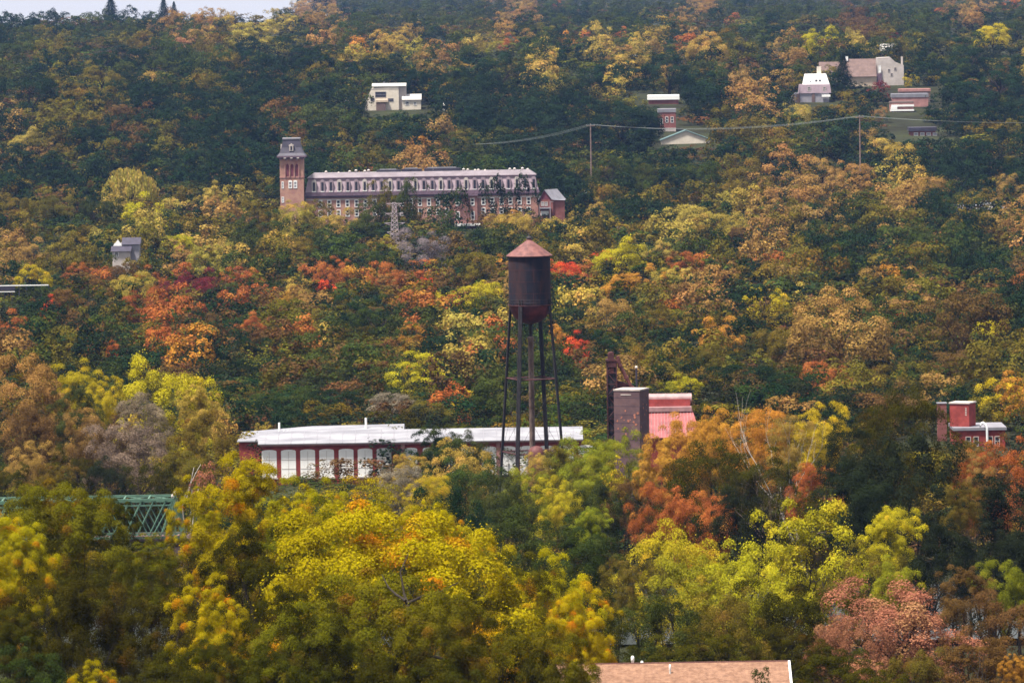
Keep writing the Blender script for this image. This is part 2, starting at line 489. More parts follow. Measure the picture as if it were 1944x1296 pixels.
    sb = MB(); sb.box(tx0-.12, tx1+.12, ty0-.14, ty1+.12, bz0-.65, bz0-.25); sb.build('string_course', M['brickpink'], e)
    for dx in (-.95, .95):
        window(e, c0+.35+dx, Z(555, 357), 1.35, 2.6, ty0, M['white'], M['greywall'], fr=.26, bars=0, arch=True, name='tower_window')
    window(e, tx0+1.0, Z(555, 357), .8, 2.6, ty0, M['white'], M['greywall'], fr=.2, bars=0, name='tower_window')
    window(e, tx0+.95, Z(555, 384), .9, 2.2, ty0, M['white'], M['greywall'], fr=.2, bars=0, name='tower_window')
    # roof pavilion at the right end
    x0 = X(1008, 340)
    w2 = MB(); w2.box(xr+.0, xr+1.2, 0.4, dep, -1, zc-2.0); w2.build('end_buttress', M['stone'], e)
build_mill()

def build_water_tower():
    S = Spot('water_tower', 1010, 935, 1050, 'rusty black water tower with pinkish conical roof, standing on tall dark legs', 'water tower')
    X, Z = S.X, S.Z; e = S.e
    ax = X(1005.5, 530)
    R = (X(1044, 530)-X(964, 530))/2
    z_ap, z_ev, z_bt, z_bowl = Z(1005, 452), Z(1005, 485), Z(1005, 578), Z(1005, 615)
    MB().lathe([(R, z_bt), (R, z_ev+.05)], 48, ax).build('tank', M['rusttank'], e, True)
    sm = MB()
    for q in (2.1, 4.2, 6.3): sm.lathe([(R, z_bt+q), (R+.02, z_bt+q), (R+.02, z_bt+q+.05), (R, z_bt+q+.05)], 48, ax)
    for q in range(3):
        for k in range(9):
            a = 6.283*(k+.5*(q % 2))/9; x_ = ax+R*math.cos(a); y_ = R*math.sin(a); sm.tube([(x_, y_, z_bt+.05+2.1*q), (x_, y_, z_bt+2.1*(q+1))], .025, 4)
    sm.build('plate_seams', M['rustbrown'], e)
    MB().lathe([(R+.35, z_ev-.12), (R+.38, z_ev+.03), (R*.55, z_ev+(z_ap-z_ev)*.50), (.42, z_ap-.35), (.40, z_ap-.1)], 40, ax).build('conical_roof', M['rustroof'], e, True)
    MB().lathe([(.45, z_ap-.12), (.5, z_ap+.05), (.32, z_ap+.3), (.1, z_ap+.36), (.07, z_ap+.75), (.02, z_ap+.8)], 14, ax).build('finial', M['darksteel'], e, True)
    prof = []
    for i in range(9):
        t = i/8*math.pi/2
        prof.append((max(.35, (R-.08)*math.sin(t)*1.0), z_bt-.02 - (z_bt-z_bowl)*math.cos(t)))
    MB().lathe(prof, 40, ax).build('bowl', M['rustbowl'], e, True)
    # balcony ring with rail
    b = MB()
    b.lathe([(R, z_bt-.12), (R+.28, z_bt-.12), (R+.28, z_bt+.02), (R, z_bt+.02)], 40, ax)
    b.build('balcony', M['rustbrown'], e)
    b = MB()
    n = 28
    ring = [Vector((ax+(R+.25)*math.cos(6.2832*i/n), (R+.25)*math.sin(6.2832*i/n), 0)) for i in range(n)]
    for i in range(n):
        b.tube([ring[i]+Vector((0, 0, z_bt+.02)), ring[i]+Vector((0, 0, z_bt+1.0))], .03, 4)
        for q in (.5, 1.0):
            b.tube([ring[i]+Vector((0, 0, z_bt+q)), ring[(i+1) % n]+Vector((0, 0, z_bt+q))], .028, 4)
    b.build('railing', M['darksteel'], e)
    # legs
    ph = math.radians(-26)
    zt = z_bt+1.2; rt = R+.02
    z_ref = Z(1005, 850); slope = (5.95-R)/(z_bt-z_ref)
    def P(k, z):
        r = R + (z_bt-z)*slope if z < z_bt else R+.1
        a = ph + k*math.pi/2
        return Vector((ax+r*math.cos(a), r*math.sin(a), z))
    for k in range(4):
        lg = MB()
        a = ph + k*math.pi/2
        er = Vector((math.cos(a), math.sin(a), 0)); et = Vector((-math.sin(a), math.cos(a), 0))
        top, bot = P(k, z_bt+1.1), P(k, -1.0)
        mid = P(k, z_bt)
        for s1 in (-.26, .26):          # two channels laced together
            lg.tube([bot+et*s1, mid+et*s1, top+et*s1*.8], [.15, .14, .12], 4)
        lg.tube([bot, mid], [.16, .15], 6)
        H = (mid-bot)
        N = 34
        for i in range(N):
            p0 = bot + H*(i/N); p1 = bot + H*((i+1)/N)
            s = .26 if i % 2 else -.26
            lg.tube([p0+et*s+er*.1, p1-et*s+er*.1], .05, 4)
        lg.build('leg', M['darksteel'], e)
        bp = MB(); q = P(k, 0); bp.box(q.x-.7, q.x+.7, q.y-.7, q.y+.7, -1.5, .25); bp.build('footing', M['stone'], e)
    zs = [z_bt - 13.3, z_bt - 26.6]
    for z in zs:
        for k in range(4):
            MB().tube([P(k, z), P(k+1, z)], .15, 6).build('strut', M['rustbrown'], e)
    lv = [z_bt-.5] + zs + [0.5]
    for i in range(3):
        for k in range(4):
            d = MB(); d.tube([P(k, lv[i]), P(k+1, lv[i+1])], .028, 4); d.tube([P(k+1, lv[i]), P(k, lv[i+1])], .028, 4)
            d.build('brace_rod', M['darksteel'], e)
    zq = Z(1009, 640)
    MB().lathe([(.30, zq), (.30, z_bowl+.3)], 14, ax+.03).build('riser_neck', M['darksteel'], e, True)
    MB().lathe([(.50, -1), (.50, zq-.5), (.62, zq-.35), (.62, zq), (.35, zq+.15)], 16, ax+.03).build('riser_pipe', M['riser'], e, True)
    for z in zs:
        for k in range(4): MB().tube([Vector((ax+.03, 0, z)), P(k, z)], .035, 4).build('stay_rod', M['darksteel'], e)
    l = MB(); a = ph+.25
    for s1 in (-.2, .2):
        l.tube([(ax+(R+.12)*math.cos(a)+s1, (R+.12)*math.sin(a), z_bt), (ax+(R+.12)*math.cos(a)+s1, (R+.12)*math.sin(a), z_ev)], .03, 4)
    for i in range(24): 
        z = z_bt+.3+i*.36
        l.tube([(ax+(R+.12)*math.cos(a)-.2, (R+.12)*math.sin(a), z), (ax+(R+.12)*math.cos(a)+.2, (R+.12)*math.sin(a), z)], .02, 4)
    l.build('ladder', M['darksteel'], e)
build_water_tower()

def build_factory():
    # front range
    S = Spot('factory_building', 700, 900, 1090, 'long red factory with white roof and tall boarded white windows, behind the tower legs', 'factory')
    X, Z = S.X, S.Z; e = S.e
    x0, x1 = X(493, 840), X(1107, 840)
    ze, zr = Z(760, 838.5), Z(760, 823)
    MB().box(x0+.6, x1, 0, 13, -2.5, ze-.45).build('wall', M['red'], e)
    MB().box(x0, x1, -.5, -.003, ze-.42, ze-.14).build('eave_board', M['brickpink'], e)
    r = MB(); r.prismx([(-.75, ze-.12), (-.75, ze+.06), (6.5, zr+.35), (13.7, ze+.06), (13.7, ze-.12), (6.5, zr+.15)], x0-.3, x1)
    ro_ = r.build('roof', M['whiteroof'], e)
    sm_ = MB(); L_ = int((x1-x0)/2.4)
    for i in range(L_):
        xx = x0+1+i*2.4; sm_.add([(xx, -.75, ze+.065), (xx+.09, -.75, ze+.065), (xx+.09, 6.5, zr+.355), (xx, 6.5, zr+.355), (xx, -.75, ze+.11), (xx+.09, -.75, ze+.11), (xx+.09, 6.5, zr+.40), (xx, 6.5, zr+.40)],
                 [(0, 3, 2, 1), (4, 5, 6, 7), (0, 1, 5, 4), (1, 2, 6, 5), (2, 3, 7, 6), (3, 0, 4, 7)])
    sm_.build('roof_seams', M['greyroof'], ro_)
    for px in [511, 547.5, 584, 620, 657, 693, 729, 780, 815, 851, 888, 928, 964.5, 1001, 1038, 1075, 1111]:
        x = X(px, 860); w = 2.75 if px < 760 or px > 900 else 2.4
        z1 = Z(px, 849.5) if px < 760 else Z(px, 848)
        z1 = ze - 1.15; z0 = z1 - 5.2
        n = 6
        pts = [(x+w/2, z0), (x+w/2, z1-.25)] + [(x+w/2*math.cos(math.pi*i/n), z1-.25+.3*math.sin(math.pi*i/n)) for i in range(1, n)] + [(x-w/2, z1-.25), (x-w/2, z0)]
        pts = pts[::-1]
        wn = MB(); wn.prism(pts, -.045, .08)
        wo = wn.build('boarded_window', M['white'], e)
        fr = MB()
        for zz in (z1-1.9, z1-3.6): fr.box(x-w/2+.05, x+w/2-.05, -.075, -.047, zz, zz+.07)
        fr.box(x-.03, x+.03, -.072, -.047, z0+.05, z1-.3)
        fr.build('board_joint', M['stone'], wo)
        MB().box(x-w/2-.2, x+w/2+.2, -.22, -.05, z0-.25, z0-.003).build('sill', M['stone'], wo)
    # buttress piers
    for px in (765, 946):
        x = X(px, 860); MB().box(x-.35, x+.35, -.28, -.003, -2.5, ze-.45).build('pier', M['brickpink'], e)
    # rear range with the low hipped roof
    S2 = Spot('factory_rear_range', 600, 900, 1112, 'low white-roofed rear range of the red factory, its red end wall showing at left', 'factory')
    X, Z = S2.X, S2.Z; e = S2.e
    a0, a1 = X(450, 836), X(766, 830)
    z0, z1 = Z(600, 834.5), Z(600, 816.5)
    MB().box(a0+.4, a1-.4, 0, 22, -2.5, z0-.25).build('wall', M['red'], e)
    r = MB()
    rx = X(590, 818)
    vs = [(a0, -.4, z0-.2), (a1, -.4, z0-.2), (a1, 22.4, z0-.2), (a0, 22.4, z0-.2), (a0, -.4, z0), (a1, -.4, z0+.2), (a1, 22.4, z0+.2), (a0, 22.4, z0), (rx, 11, z1), (a1, 11, z1+.15)]
    fs = [(0, 3, 2, 1), (0, 1, 5, 4), (2, 3, 7, 6), (3, 0, 4, 7), (4, 5, 9, 8), (6, 7, 8, 9), (7, 4, 8), (1, 2, 6, 9, 5)]
    r.add(vs, fs).build('roof', M['whiteroof'], e)
    MB().box(X(700, 820), a1+.1, 2, 2.5, z0+.05, Z(740, 823)).build('parapet', M['red'], e)
    for px, y0, y1, rr in ((527, 808, 826, .2), (693, 799, 818, .22)):
        x = X(px, 815); MB().tube([(x, 8, Z(px, y1)-1), (x, 8, Z(px, y0)-.0)], rr, 10).build('roof_vent', M['white'], e)
    for px in (536, 544): 
        x = X(px, 822); MB().tube([(x, 8, Z(px, 826)-1), (x, 8, Z(px, 820))], .15, 8).build('roof_vent', M['white'], e)
    # small rusty tank at the tower foot
    S3 = Spot('rusty_storage_tank', 1018, 900, 1040, 'small round-topped rusty tank at the foot of the water tower', 'tank')
    X, Z = S3.X, S3.Z
    zt = Z(1018, 846); xx = X(1018, 850)
    MB().lathe([(1.5, -1.5), (1.5, zt-1.6)], 24, xx).build('tank_body', M['rustred'], S3.e, True)
    MB().lathe([(1.52, zt-1.6), (1.45, zt-1.0), (1.1, zt-.4), (.6, zt-.08), (.1, zt)], 24, xx).build('tank_dome', M['rustred'], S3.e, True)
build_factory()

def build_silo():
    S = Spot('block_tower', 1200, 905, 1040, 'square mottled brown block tower with pale flat rim, next to the red barn roof', 'tower')
    X, Z = S.X, S.Z; e = S.e
    ax = X(1199.5, 780); zt = Z(1199, 739); th = math.radians(-21)
    wf = (X(1214.5, 780)-X(1166, 780))/math.cos(th); ds = (X(1233.5, 780)-X(1214.5, 780))/math.sin(-th)
    def turned(o): o.location = (ax, ds/2, 0); o.rotation_euler = (0, 0, th); return o
    h, d2 = wf/2, ds/2
    turned(MB().box(-h, h, -d2, d2, -2, zt-.25).build('wall', M['silo'], e))
    c = MB(); c.box(-h-.08, h+.08, -d2-.08, d2+.08, zt-.25, zt); turned(c.build('rim', M['silorim'], e))
    b = MB()
    for i in range(int((zt+1)/1.5)): b.box(-h-.012, h+.012, -d2-.012, d2+.012, -1+i*1.5, -1+i*1.5+.05)
    turned(b.build('course_lines', M['slatedark'], e))
    rr = random.Random(3); pt = MB()
    for i in range(17):
        x = rr.uniform(-h*.85, h*.85); z = zt - rr.uniform(1.0, 8.5); s_ = rr.uniform(.08, .26); n = 7
        p = [(x+s_*rr.uniform(.5, 1.3)*math.cos(6.283*k/n), z+s_*rr.uniform(.6, 1.4)*math.sin(6.283*k/n)) for k in range(n)]
        pt.prism(p[::-1], -d2-.03, -d2+.05)
    for i in range(7):
        y = rr.uniform(-d2*.8, d2*.8); z = zt - rr.uniform(1, 8.5); s_ = rr.uniform(.1, .25); n = 6
        pt.prismx([(y+s_*rr.uniform(.6, 1.2)*math.cos(6.283*k/n), z+s_*rr.uniform(.6, 1.4)*math.sin(6.283*k/n)) for k in range(n)], h-.05, h+.03)
    turned(pt.build('spalled_patches', M['patch'], e))
    turned(MB().box(-h*.45, h*.35, -d2-.06, -d2-.002, zt-1.05, zt-.85).build('inlet_lip', M['silorim'], e))
    # elevator leg
    S2 = Spot('grain_elevator', 1162, 905, 1046, 'tall rusty dark elevator tower with a sloping chute down to the block tower', 'elevator')
    X, Z = S2.X, S2.Z; e = S2.e
    x0, x1 = X(1153, 750), X(1171, 750); zt = Z(1162, 672)
    cxm = (x0+x1)/2; hw = (x1-x0)/2
    f = MB()
    for sx in (-1, 1):
        for sy in (-1, 1):
            f.box(cxm+sx*hw-.1, cxm+sx*hw+.1, sy*hw-.1, sy*hw+.1, -1, zt-1.2)
    nlev = 12; lh = (zt-1.2)/nlev
    for i in range(nlev+1):
        z = i*lh
        for s in (-1, 1):
            f.box(cxm-hw+.1, cxm+hw-.1, s*hw-.07, s*hw+.07, z-.08, z+.06)
            f.box(cxm+s*hw-.07, cxm+s*hw+.07, -hw+.1, hw-.1, z-.08, z+.06)
        if i < nlev:
            s = 1 if i % 2 else -1
            f.tube([(cxm-s*hw, -hw, z), (cxm+s*hw, -hw, z+lh)], .06, 4)
            f.tube([(cxm-s*hw, hw, z), (cxm+s*hw, hw, z+lh)], .06, 4)
    f.build('frame', M['rustbrown'], e)
    MB().box(cxm-hw*.86, cxm+hw*.86, -hw*.8, hw*.8, -1, zt-1.3).build('casing', M['darksteel'], e)
    MB().box(cxm-hw*.5, cxm+hw*.4, -hw*.9, -hw*.81, Z(1160, 709), Z(1160, 698)).build('hatch', M['rustred'], e)
    h = MB(); h.box(cxm-hw-.25, cxm+hw*.9, -hw-.2, hw+.2, zt-1.2, zt-.9); h.box(cxm-hw*.8, cxm+hw*.5, -hw*.8, hw*.8, zt-.9, zt+.1)
    h.lathe([(.55, zt+.1), (.5, zt+.35), (.1, zt+.5)], 12, cxm-.1)
    h.box(cxm-hw, cxm+hw, -hw-.1, hw+.1, Z(1160, 693)-.3, Z(1160, 686))
    h.build('head_house', M['rustbrown'], e)
    # chute
    a = Vector((X(1172, 676), 0, Z(1172, 676))); b_ = Vector((X(1177, 694), 0, Z(1177, 694))); c = Vector((X(1201, 737), 0, Z(1201, 737)-.2))
    MB().tube([a, b_, c], [.36, .36, .33], 10).build('chute', M['rustred'], e)
    c2 = MB()
    for p in (b_, b_.lerp(c, .5), b_.lerp(c, .93)):
        d = (c-b_).normalized(); c2.tube([p-d*.15, p+d*.15], .48, 10)
    c2.build('chute_collar', M['rustred'], e)
    s = MB(); s.tube([(cxm+hw, 0, Z(1172, 728)), tuple(b_.lerp(c, .62))], .06, 4); s.tube([(cxm+hw, 0, Z(1172, 712)), tuple(b_.lerp(c, .3))], .06, 4)
    s.build('chute_stay', M['rustbrown'], e)
    MB().prism([(X(1171, 745), Z(1180, 745)), (X(1200, 745), Z(1190, 745)), (X(1197, 731), Z(1196, 732)), (X(1184, 728), Z(1184, 726)), (X(1171, 724), Z(1171, 722))], .2, 1.6).build('transfer_housing', M['rustbrown'], e)
    # small vent behind
    S3 = Spot('slender_stack', 1211, 905, 1075, 'slender grey stack with a pale cap behind the block tower', 'stack')
    z = S3.Z(1211, 695)
    MB().tube([(0, 0, -1), (0, 0, z-.4)], .16, 8).build('pipe', M['slatedark'], S3.e)
    MB().lathe([(.1, z-.5), (.3, z-.25), (.2, z), (.05, z+.1)], 10).build('cap', M['stone'], S3.e)
build_silo()

def build_barn():
    S = Spot('red_barn', 1270, 905, 1062, 'red barn with painted-sheen ribbed roof and raised glossy ridge, right of the block tower', 'barn')
    X, Z = S.X, S.Z; e = S.e
    x0, x1 = X(1190, 775), X(1318, 775)
    zt, zb = Z(1275, 778), Z(1275, 830)
    D = 9.0
    MB().box(x0+.4, x1-.8, 0, 2*D, -1.5, zb-.2).build('wall', M['red'], e)
    # the roof hips in to the right: slope lines lean left
    r = MB()
    rx1 = x1-.3
    r.add([(x0, -.6, zb), (x1+1.2, -.6, zb), (rx1, D-1.2, zt), (x0, D-1.2, zt), (x0, 2*D+.6, zb), (x1+1.2, 2*D+.6, zb), (rx1, D+1.2, zt), (x0, D+1.2, zt)],
          [(0, 1, 2, 3), (5, 4, 7, 6), (1, 5, 6, 2), (4, 0, 3, 7), (3, 2, 6, 7), (0, 4, 5, 1)])
    r.build('roof', M['redroof'], e)
    k = MB()
    n = 22
    for i in range(n):
        xa = x0 + (x1-x0)*i/(n-1)
        sh = .1 + (i/(n-1))*1.2
        lo = Vector((xa + sh-.9, -.6, zb+.03)); hi = Vector((xa-.0, D-1.25, zt+.03))
        if xa > rx1: continue
        for t0, t1 in ((0, 1),):
            k.tube([lo.lerp(hi, t0), lo.lerp(hi, t1)], .055, 4)
    k.build('roof_ribs', M['redwhite'], e)
    MB().box(x0, rx1, D-3.0, D-1.15, zt-.75, zt+.08).build('upper_flashing', M['redwhite'], e)
    z0 = zt+.0; z1 = Z(1275, 757.5)
    m_ = MB(); m_.box(x0, rx1-.2, D-1.1, D+1.1, z0-.3, z1-.55); m_.build('ridge_monitor', M['redridge'], e)
    c = MB(); c.tube([(x0, D, z1-.62), (rx1+.1, D, z1-.62)], [1.02, 1.02], 20)
    for i in range(9):
        x = x0+ (rx1-x0)*i/8.3; c.tube([(x, D, z1-.62), (x+.12, D, z1-.62)], 1.06, 20)
    c.build('rounded_ridge', M['redwhite'], e, True)
build_barn()

def build_right_factory():
    S = Spot('brick_penthouse_building', 1850, 900, 1135, 'red brick building with a cubic penthouse and bent white pipe, at the right', 'building')
    X, Z = S.X, S.Z; e = S.e
    x0, x1 = X(1812, 818), X(1908, 812)
    zt = Z(1855, 813.5)
    MB().box(x0, x1, 0, 12, -1, zt-.3).build('wall', M['red'], e)
    MB().box(x0-.3, x1+.3, -.3, 12.3, zt-.3, zt+.25).build('roof_edge', M['greyroof'], e)
    p0, p1 = X(1805, 790), X(1857, 790); pz = Z(1832, 768)
    ph = MB().box(-2.0, 2.0, -1.9, 1.9, 0, pz-zt-.25).build('penthouse', M['red'], e)
    ph.location = ((p0+p1)/2, 4.5, zt+.25); ph.rotation_euler = (0, 0, math.radians(-24))
    cp = MB().box(-2.15, 2.15, -2.05, 2.05, 0, .25).build('penthouse_coping', M['stone'], ph); cp.location = (0, 0, pz-zt-.25)
    lg = MB(); 
    for i in range(5): lg.box(1.2, 1.5, -1.93, -1.902, 2.2+i*.32, 2.38+i*.32)
    lg.build('wall_vent', M['stone'], ph)
    xp = X(1866, 810); r = []
    r = [Vector((xp-.6, -.1, zt+.4)), Vector((xp-.35, -.2, zt+1.0)), Vector((xp+.0, -.3, zt+1.2)), Vector((xp+.45, -.4, zt+.8)), Vector((xp+.75, -.45, zt+.1)), Vector((xp+.8, -.45, zt-2.5))]
    MB().tube(r, .24, 12).build('bent_pipe', M['pipe'], e, True)
    for px in (1838, 1853, 1880, 1893):
        window(e, X(px, 828), zt-3.4, 1.0, 1.9, 0, M['stone'], M['glass'], fr=.12)
    S2 = Spot('brick_chimney_block', 1790, 900, 1150, 'small red brick block peeping out between dark trees left of the penthouse', 'building')
    X, Z = S2.X, S2.Z
    MB().box(X(1780, 780), X(1797, 780), 0, 2, -1, Z(1788, 766)).build('wall', M['brickdark'], S2.e)
    MB().box(X(1779, 780), X(1798, 780), -.1, 2.1, Z(1788, 766), Z(1788, 764.5)).build('coping', M['greyroof'], S2.e)
build_right_factory()

def build_bridge():
    S = Spot('truss_bridge', 170, 1020, 870, 'green iron lattice truss bridge across the river, ends in an inclined post', 'bridge', ground_it=False)
    X, Z = S.X, S.Z; e = S.e
    zt, zb = Z(170, 950), Z(170, 1022)
    xr = X(328, 985); xe = X(347, 985); xl = X(-90, 985)
    H = zt-zb; dep = 6.5
    np_ = 9; pw = (xr-xl)/np_
    for side, y in (('near', 0.0), ('far', dep)):
        c = MB(); c.box(xl, xr, y-.18, y+.18, zt-.18, zt+.18); c.box(xl, xr, y-.13, y+.13, zt-.95, zt-.75)
        c.build('top_chord', M['green'], e)
        c = MB(); c.box(xl, xe+.1, y-.2, y+.2, zb-.2, zb+.2); c.build('bottom_chord', M['green'], e)
        for i in range(np_):
            a, b = xl+i*pw, xl+(i+1)*pw
            d = MB()
            n = 2
            for j in range(n):
                u0, u1 = a+(b-a)*j/n, a+(b-a)*(j+1)/n
                um = (b-a)/n
                d.tube([(u0, y-.08, zb+.2), (u0+um*1.45 if u0+um*1.45 < xr else xr, y-.08, zt-.18)], .09, 4)
                d.tube([(u1, y+.08, zb+.2), (max(xl, u1-um*1.45), y+.08, zt-.18)], .09, 4)
            d.build('lattice', M['green'], e)
        v = MB(); v.tube([(xr, y, zt+.1), (xe, y, zb)], .24, 4); v.build('end_post', M['green'], e)
        v = MB(); v.box(xr-.15, xr+.1, y-.12, y+.12, zb+.2, zt-.18); v.build('hanger', M['green'], e)
        v = MB(); v.tube([(xr-3.2, y, zb), (xr-.3, y, zt-.6)], .1, 4); v.tube([(xr-2.0, y, zb), (xr-.2, y, zt-1.0)], .07, 4); v.build('end_lattice', M['green'], e)
        MB().lathe([(.05, zt+.1), (.16, zt+.3), (.2, zt+.5), (.1, zt+.7), (.02, zt+.85)], 10, xr, y).build('finial', M['stone'], e)
    pr = MB()
    for i in range(np_+1):
        x = xl+i*pw - (.001 if i else 0); pr.box(x-.12, x+.1, .19, dep-.19, zt-.12, zt+.1)
        if i < np_:
            pr.tube([(x, .2, zt), (x+pw, dep-.2, zt)], .05, 4); pr.tube([(x+pw, .2, zt), (x, dep-.2, zt)], .05, 4)
    pr.tube([(xr, .2, zt-.2), ((xr+xe)/2, dep-.2, (zt+zb)/2)], .08, 4); pr.tube([(xr, dep-.2, zt-.2), ((xr+xe)/2, .2, (zt+zb)/2)], .08, 4)
    pr.build('portal_bracing', M['green'], e)
    dk = MB(); dk.box(xl, X(500, 1020), .3, dep-.3, zb-.55, zb-.25)
    for i in range(60):
        x = xl + i*(X(500, 1020)-xl)/60; dk.box(x, x+.3, -.25, dep+.25, zb-.25+.003, zb-.1)
    dk.build('deck', M['deck'], e)
    rl = MB()
    for q in (.5, 1.0):
        rl.box(xr-6, X(500, 1020), -.35, -.28, zb-.3+q, zb-.2+q)
    for i in range(14): rl.box(xr-6+i*1.4, xr-6+i*1.4+.08, -.36, -.27, zb-.1, zb+.85)
    rl.build('deck_rail', M['deck'], e)
    gd = MB(); gd.box(X(335, 1020), X(500, 1020), .6, 1.0, zb-1.5, zb-.56); gd.box(X(335, 1020), X(500, 1020), dep-1.0, dep-.6, zb-1.5, zb-.56)
    gd.build('girder', M['rustbrown'], e)
    for px in (40, 340, 470):
        x = X(px, 1030); MB().box(x-.8, x+.8, .2, dep-.2, zb-14, zb-1.52 if px > 300 else zb-.56).build('pier', M['deck'], e)
build_bridge()

def build_near_roof():
    p = W(1310, 1256, 452)
    e = empty('shingled_house', (p.x, 452, gz(p.x, 452)), 'house with a plain salmon shingled roof and white roof vents, bottom right', 'house')
    o = e.location
    def X(px, py): return (W(px, py, 452)-o).x
    def Z(px, py): return (W(px, py, 452)-o).z
    xl, xr = X(1040, 1254), X(1496, 1259)
    zr = Z(1300, 1256.5)
    run = 6.2; drop = run*0.42
    r = MB()
    r.prismx([(-run-.4, zr-drop*1.06), (-run-.4, zr-drop*1.06+.12), (0, zr), (run+.4, zr-drop*1.06+.12), (run+.4, zr-drop*1.06), (0, zr-.14)], xl, xr)
    r.build('roof', M['shingle'], e)
    g = MB()
    g.prismx([(-run-.42, zr-drop*1.06-.2), (-run-.42, zr-drop*1.06+.13), (0, zr+.03), (0, zr-.3)], xr+.003, xr+.16)
    g.prismx([(run+.42, zr-drop*1.06-.2), (0, zr-.3), (0, zr+.03), (run+.42, zr-drop*1.06+.13)], xr+.003, xr+.16)
    g.build('bargeboard', M['white'], e)
    w_ = MB(); w_.box(xl+.5, xr-.5, -run, run, -.5, zr-drop-.35)
    w_.prismx([(-run, zr-drop-.35), (run, zr-drop-.35), (0, zr-.3)], xr-.62, xr-.5)
    w_.build('wall', M['brickdark'], e)
    MB().box(xl, xr, -.09, .09, zr-.02, zr+.03).build('ridge_cap', M['rustroof'], e)
    for px, y0, y1, yy, rr in ((1201, 1240, 1256, .5, .13), (1219, 1250, 1256, .5, .12), (1271, 1268, 1284, -1.6, .08), (1069, 1250, 1256, .4, .1)):
        x = X(px, y0); hh = (y1-y0)/24.6
        zb = zr - abs(yy)*.42 - .1
        v = MB(); v.lathe([(rr*.8, zb), (rr*.8, zb+hh*.6), (rr, zb+hh*.65), (rr, zb+hh+.08), (rr*.6, zb+hh+.16), (rr*.1, zb+hh+.18)], 14, x, yy)
        v.build('roof_vent', M['white'], e, True)
build_near_roof()

# ---------------------------------------------------------------- poles, wires, pylon
def utility_pole(px, yt, Y, lab):
    S = Spot('utility_pole', px, yt+60, Y, lab, 'utility pole', 'tall poles carrying the wires over the woods')
    z = S.Z(px, yt); x = S.X(px, yt)
    MB().tube([(x, 0, -1), (x, 0, z)], [.30, .22], 8).build('post', M['pole'], S.e)
    MB().box(x-1.7, x+1.7, -.28, -.1, z-1.0, z-.75).build('crossarm', M['pole'], S.e)
    for dx in (-1.5, 0, 1.5):
        MB().lathe([(.07, z-.75), (.14, z-.55), (.14, z-.35), (.04, z-.25)], 8, x+dx, -.19).build('insulator', M['wire'], S.e)
    return Vector((S.o.x+x, Y-.19, S.o.z+z-.3))
A = utility_pole(1121, 235, 2350, 'brown utility pole right of the mill, left one of the two wire poles')
B = utility_pole(1632, 219, 2350, 'brown utility pole below the brown-roofed house, right one of the two wire poles')
def wire(p, q, sag, lab, r=.035):
    n = 24
    o = bpy.data.objects
    m_ = MB()
    mid = p.lerp(q, .5)
    for dx in (-1.5, 0, 1.5):
        pts = []
        for i in range(n+1):
            t = i/n; v = p.lerp(q, t) - mid; v.z -= sag*4*t*(1-t)*(1+.05*dx); v.x += dx*0.9; v.y += dx*.4
            pts.append(v)
        m_.tube(pts, r, 4)
    ob = m_.build('power_line', M['wire']); ob.location = mid
    put(ob, lab, 'power line', 'power line spans')
Lw = W(905, 274, 2290); Rw = W(2060, 232, 2360)
wire(A, B, 3.3, 'power line span sagging between the two utility poles')
wire(Lw, A, 1.6, 'power line span coming down to the trees behind the mill, left of the left pole')
wire(B, Rw, 1.2, 'power line span running from the right pole to the right edge')

def build_pylon():
    S = Spot('lattice_pylon', 750, 470, 1960, 'faint grey lattice pylon with cross-arms in front of the mill', 'pylon')
    zt = S.Z(750, 385); e = S.e
    f = MB(); N = 12
    def hw(z): return .55 + 1.3*(1-z/zt)
    def C4(k, z): s = hw(z); return Vector((s*(1 if k in (0, 3) else -1), s*(1 if k < 2 else -1), z))
    for k in range(4):
        f.tube([C4(k, 0), C4(k, zt)], .09, 4)
    for i in range(N):
        z0, z1 = zt*i/N, zt*(i+1)/N
        for k in range(4):
            f.tube([C4(k, z0), C4((k+1) % 4, z1)], .06, 4); f.tube([C4((k+1) % 4, z0), C4(k, z1)], .06, 4); f.tube([C4(k, z1), C4((k+1) % 4, z1)], .05, 4)
    f.build('mast', M['pylon'], e)
    for q, a in ((.985, 2.6), (.80, 3.0), (.62, 3.4), (.45, 2.6)):
        z = zt*q; c = MB()
        for s in (-1, 1):
            c.tube([(s*hw(z), 0, z), (s*a, 0, z)], .09, 4); c.tube([(s*hw(z), 0, z-.9), (s*a, 0, z-.02)], .06, 4)
        c.build('crossarm', M['pylon'], e)
build_pylon()
S = Spot('street_lamp_post', 1045, 428, 2150, 'pale grey post standing before the small gabled house', 'lamp post')
MB().tube([(0, 0, -1), (0, 0, S.Z(1045, 383))], [.2, .12], 8).build('post', M['pylon'], S.e)
z_ = S.Z(1045, 383); MB().box(-.15, 1.3, -.1, .1, z_-.1, z_+.05).build('arm', M['pylon'], S.e)

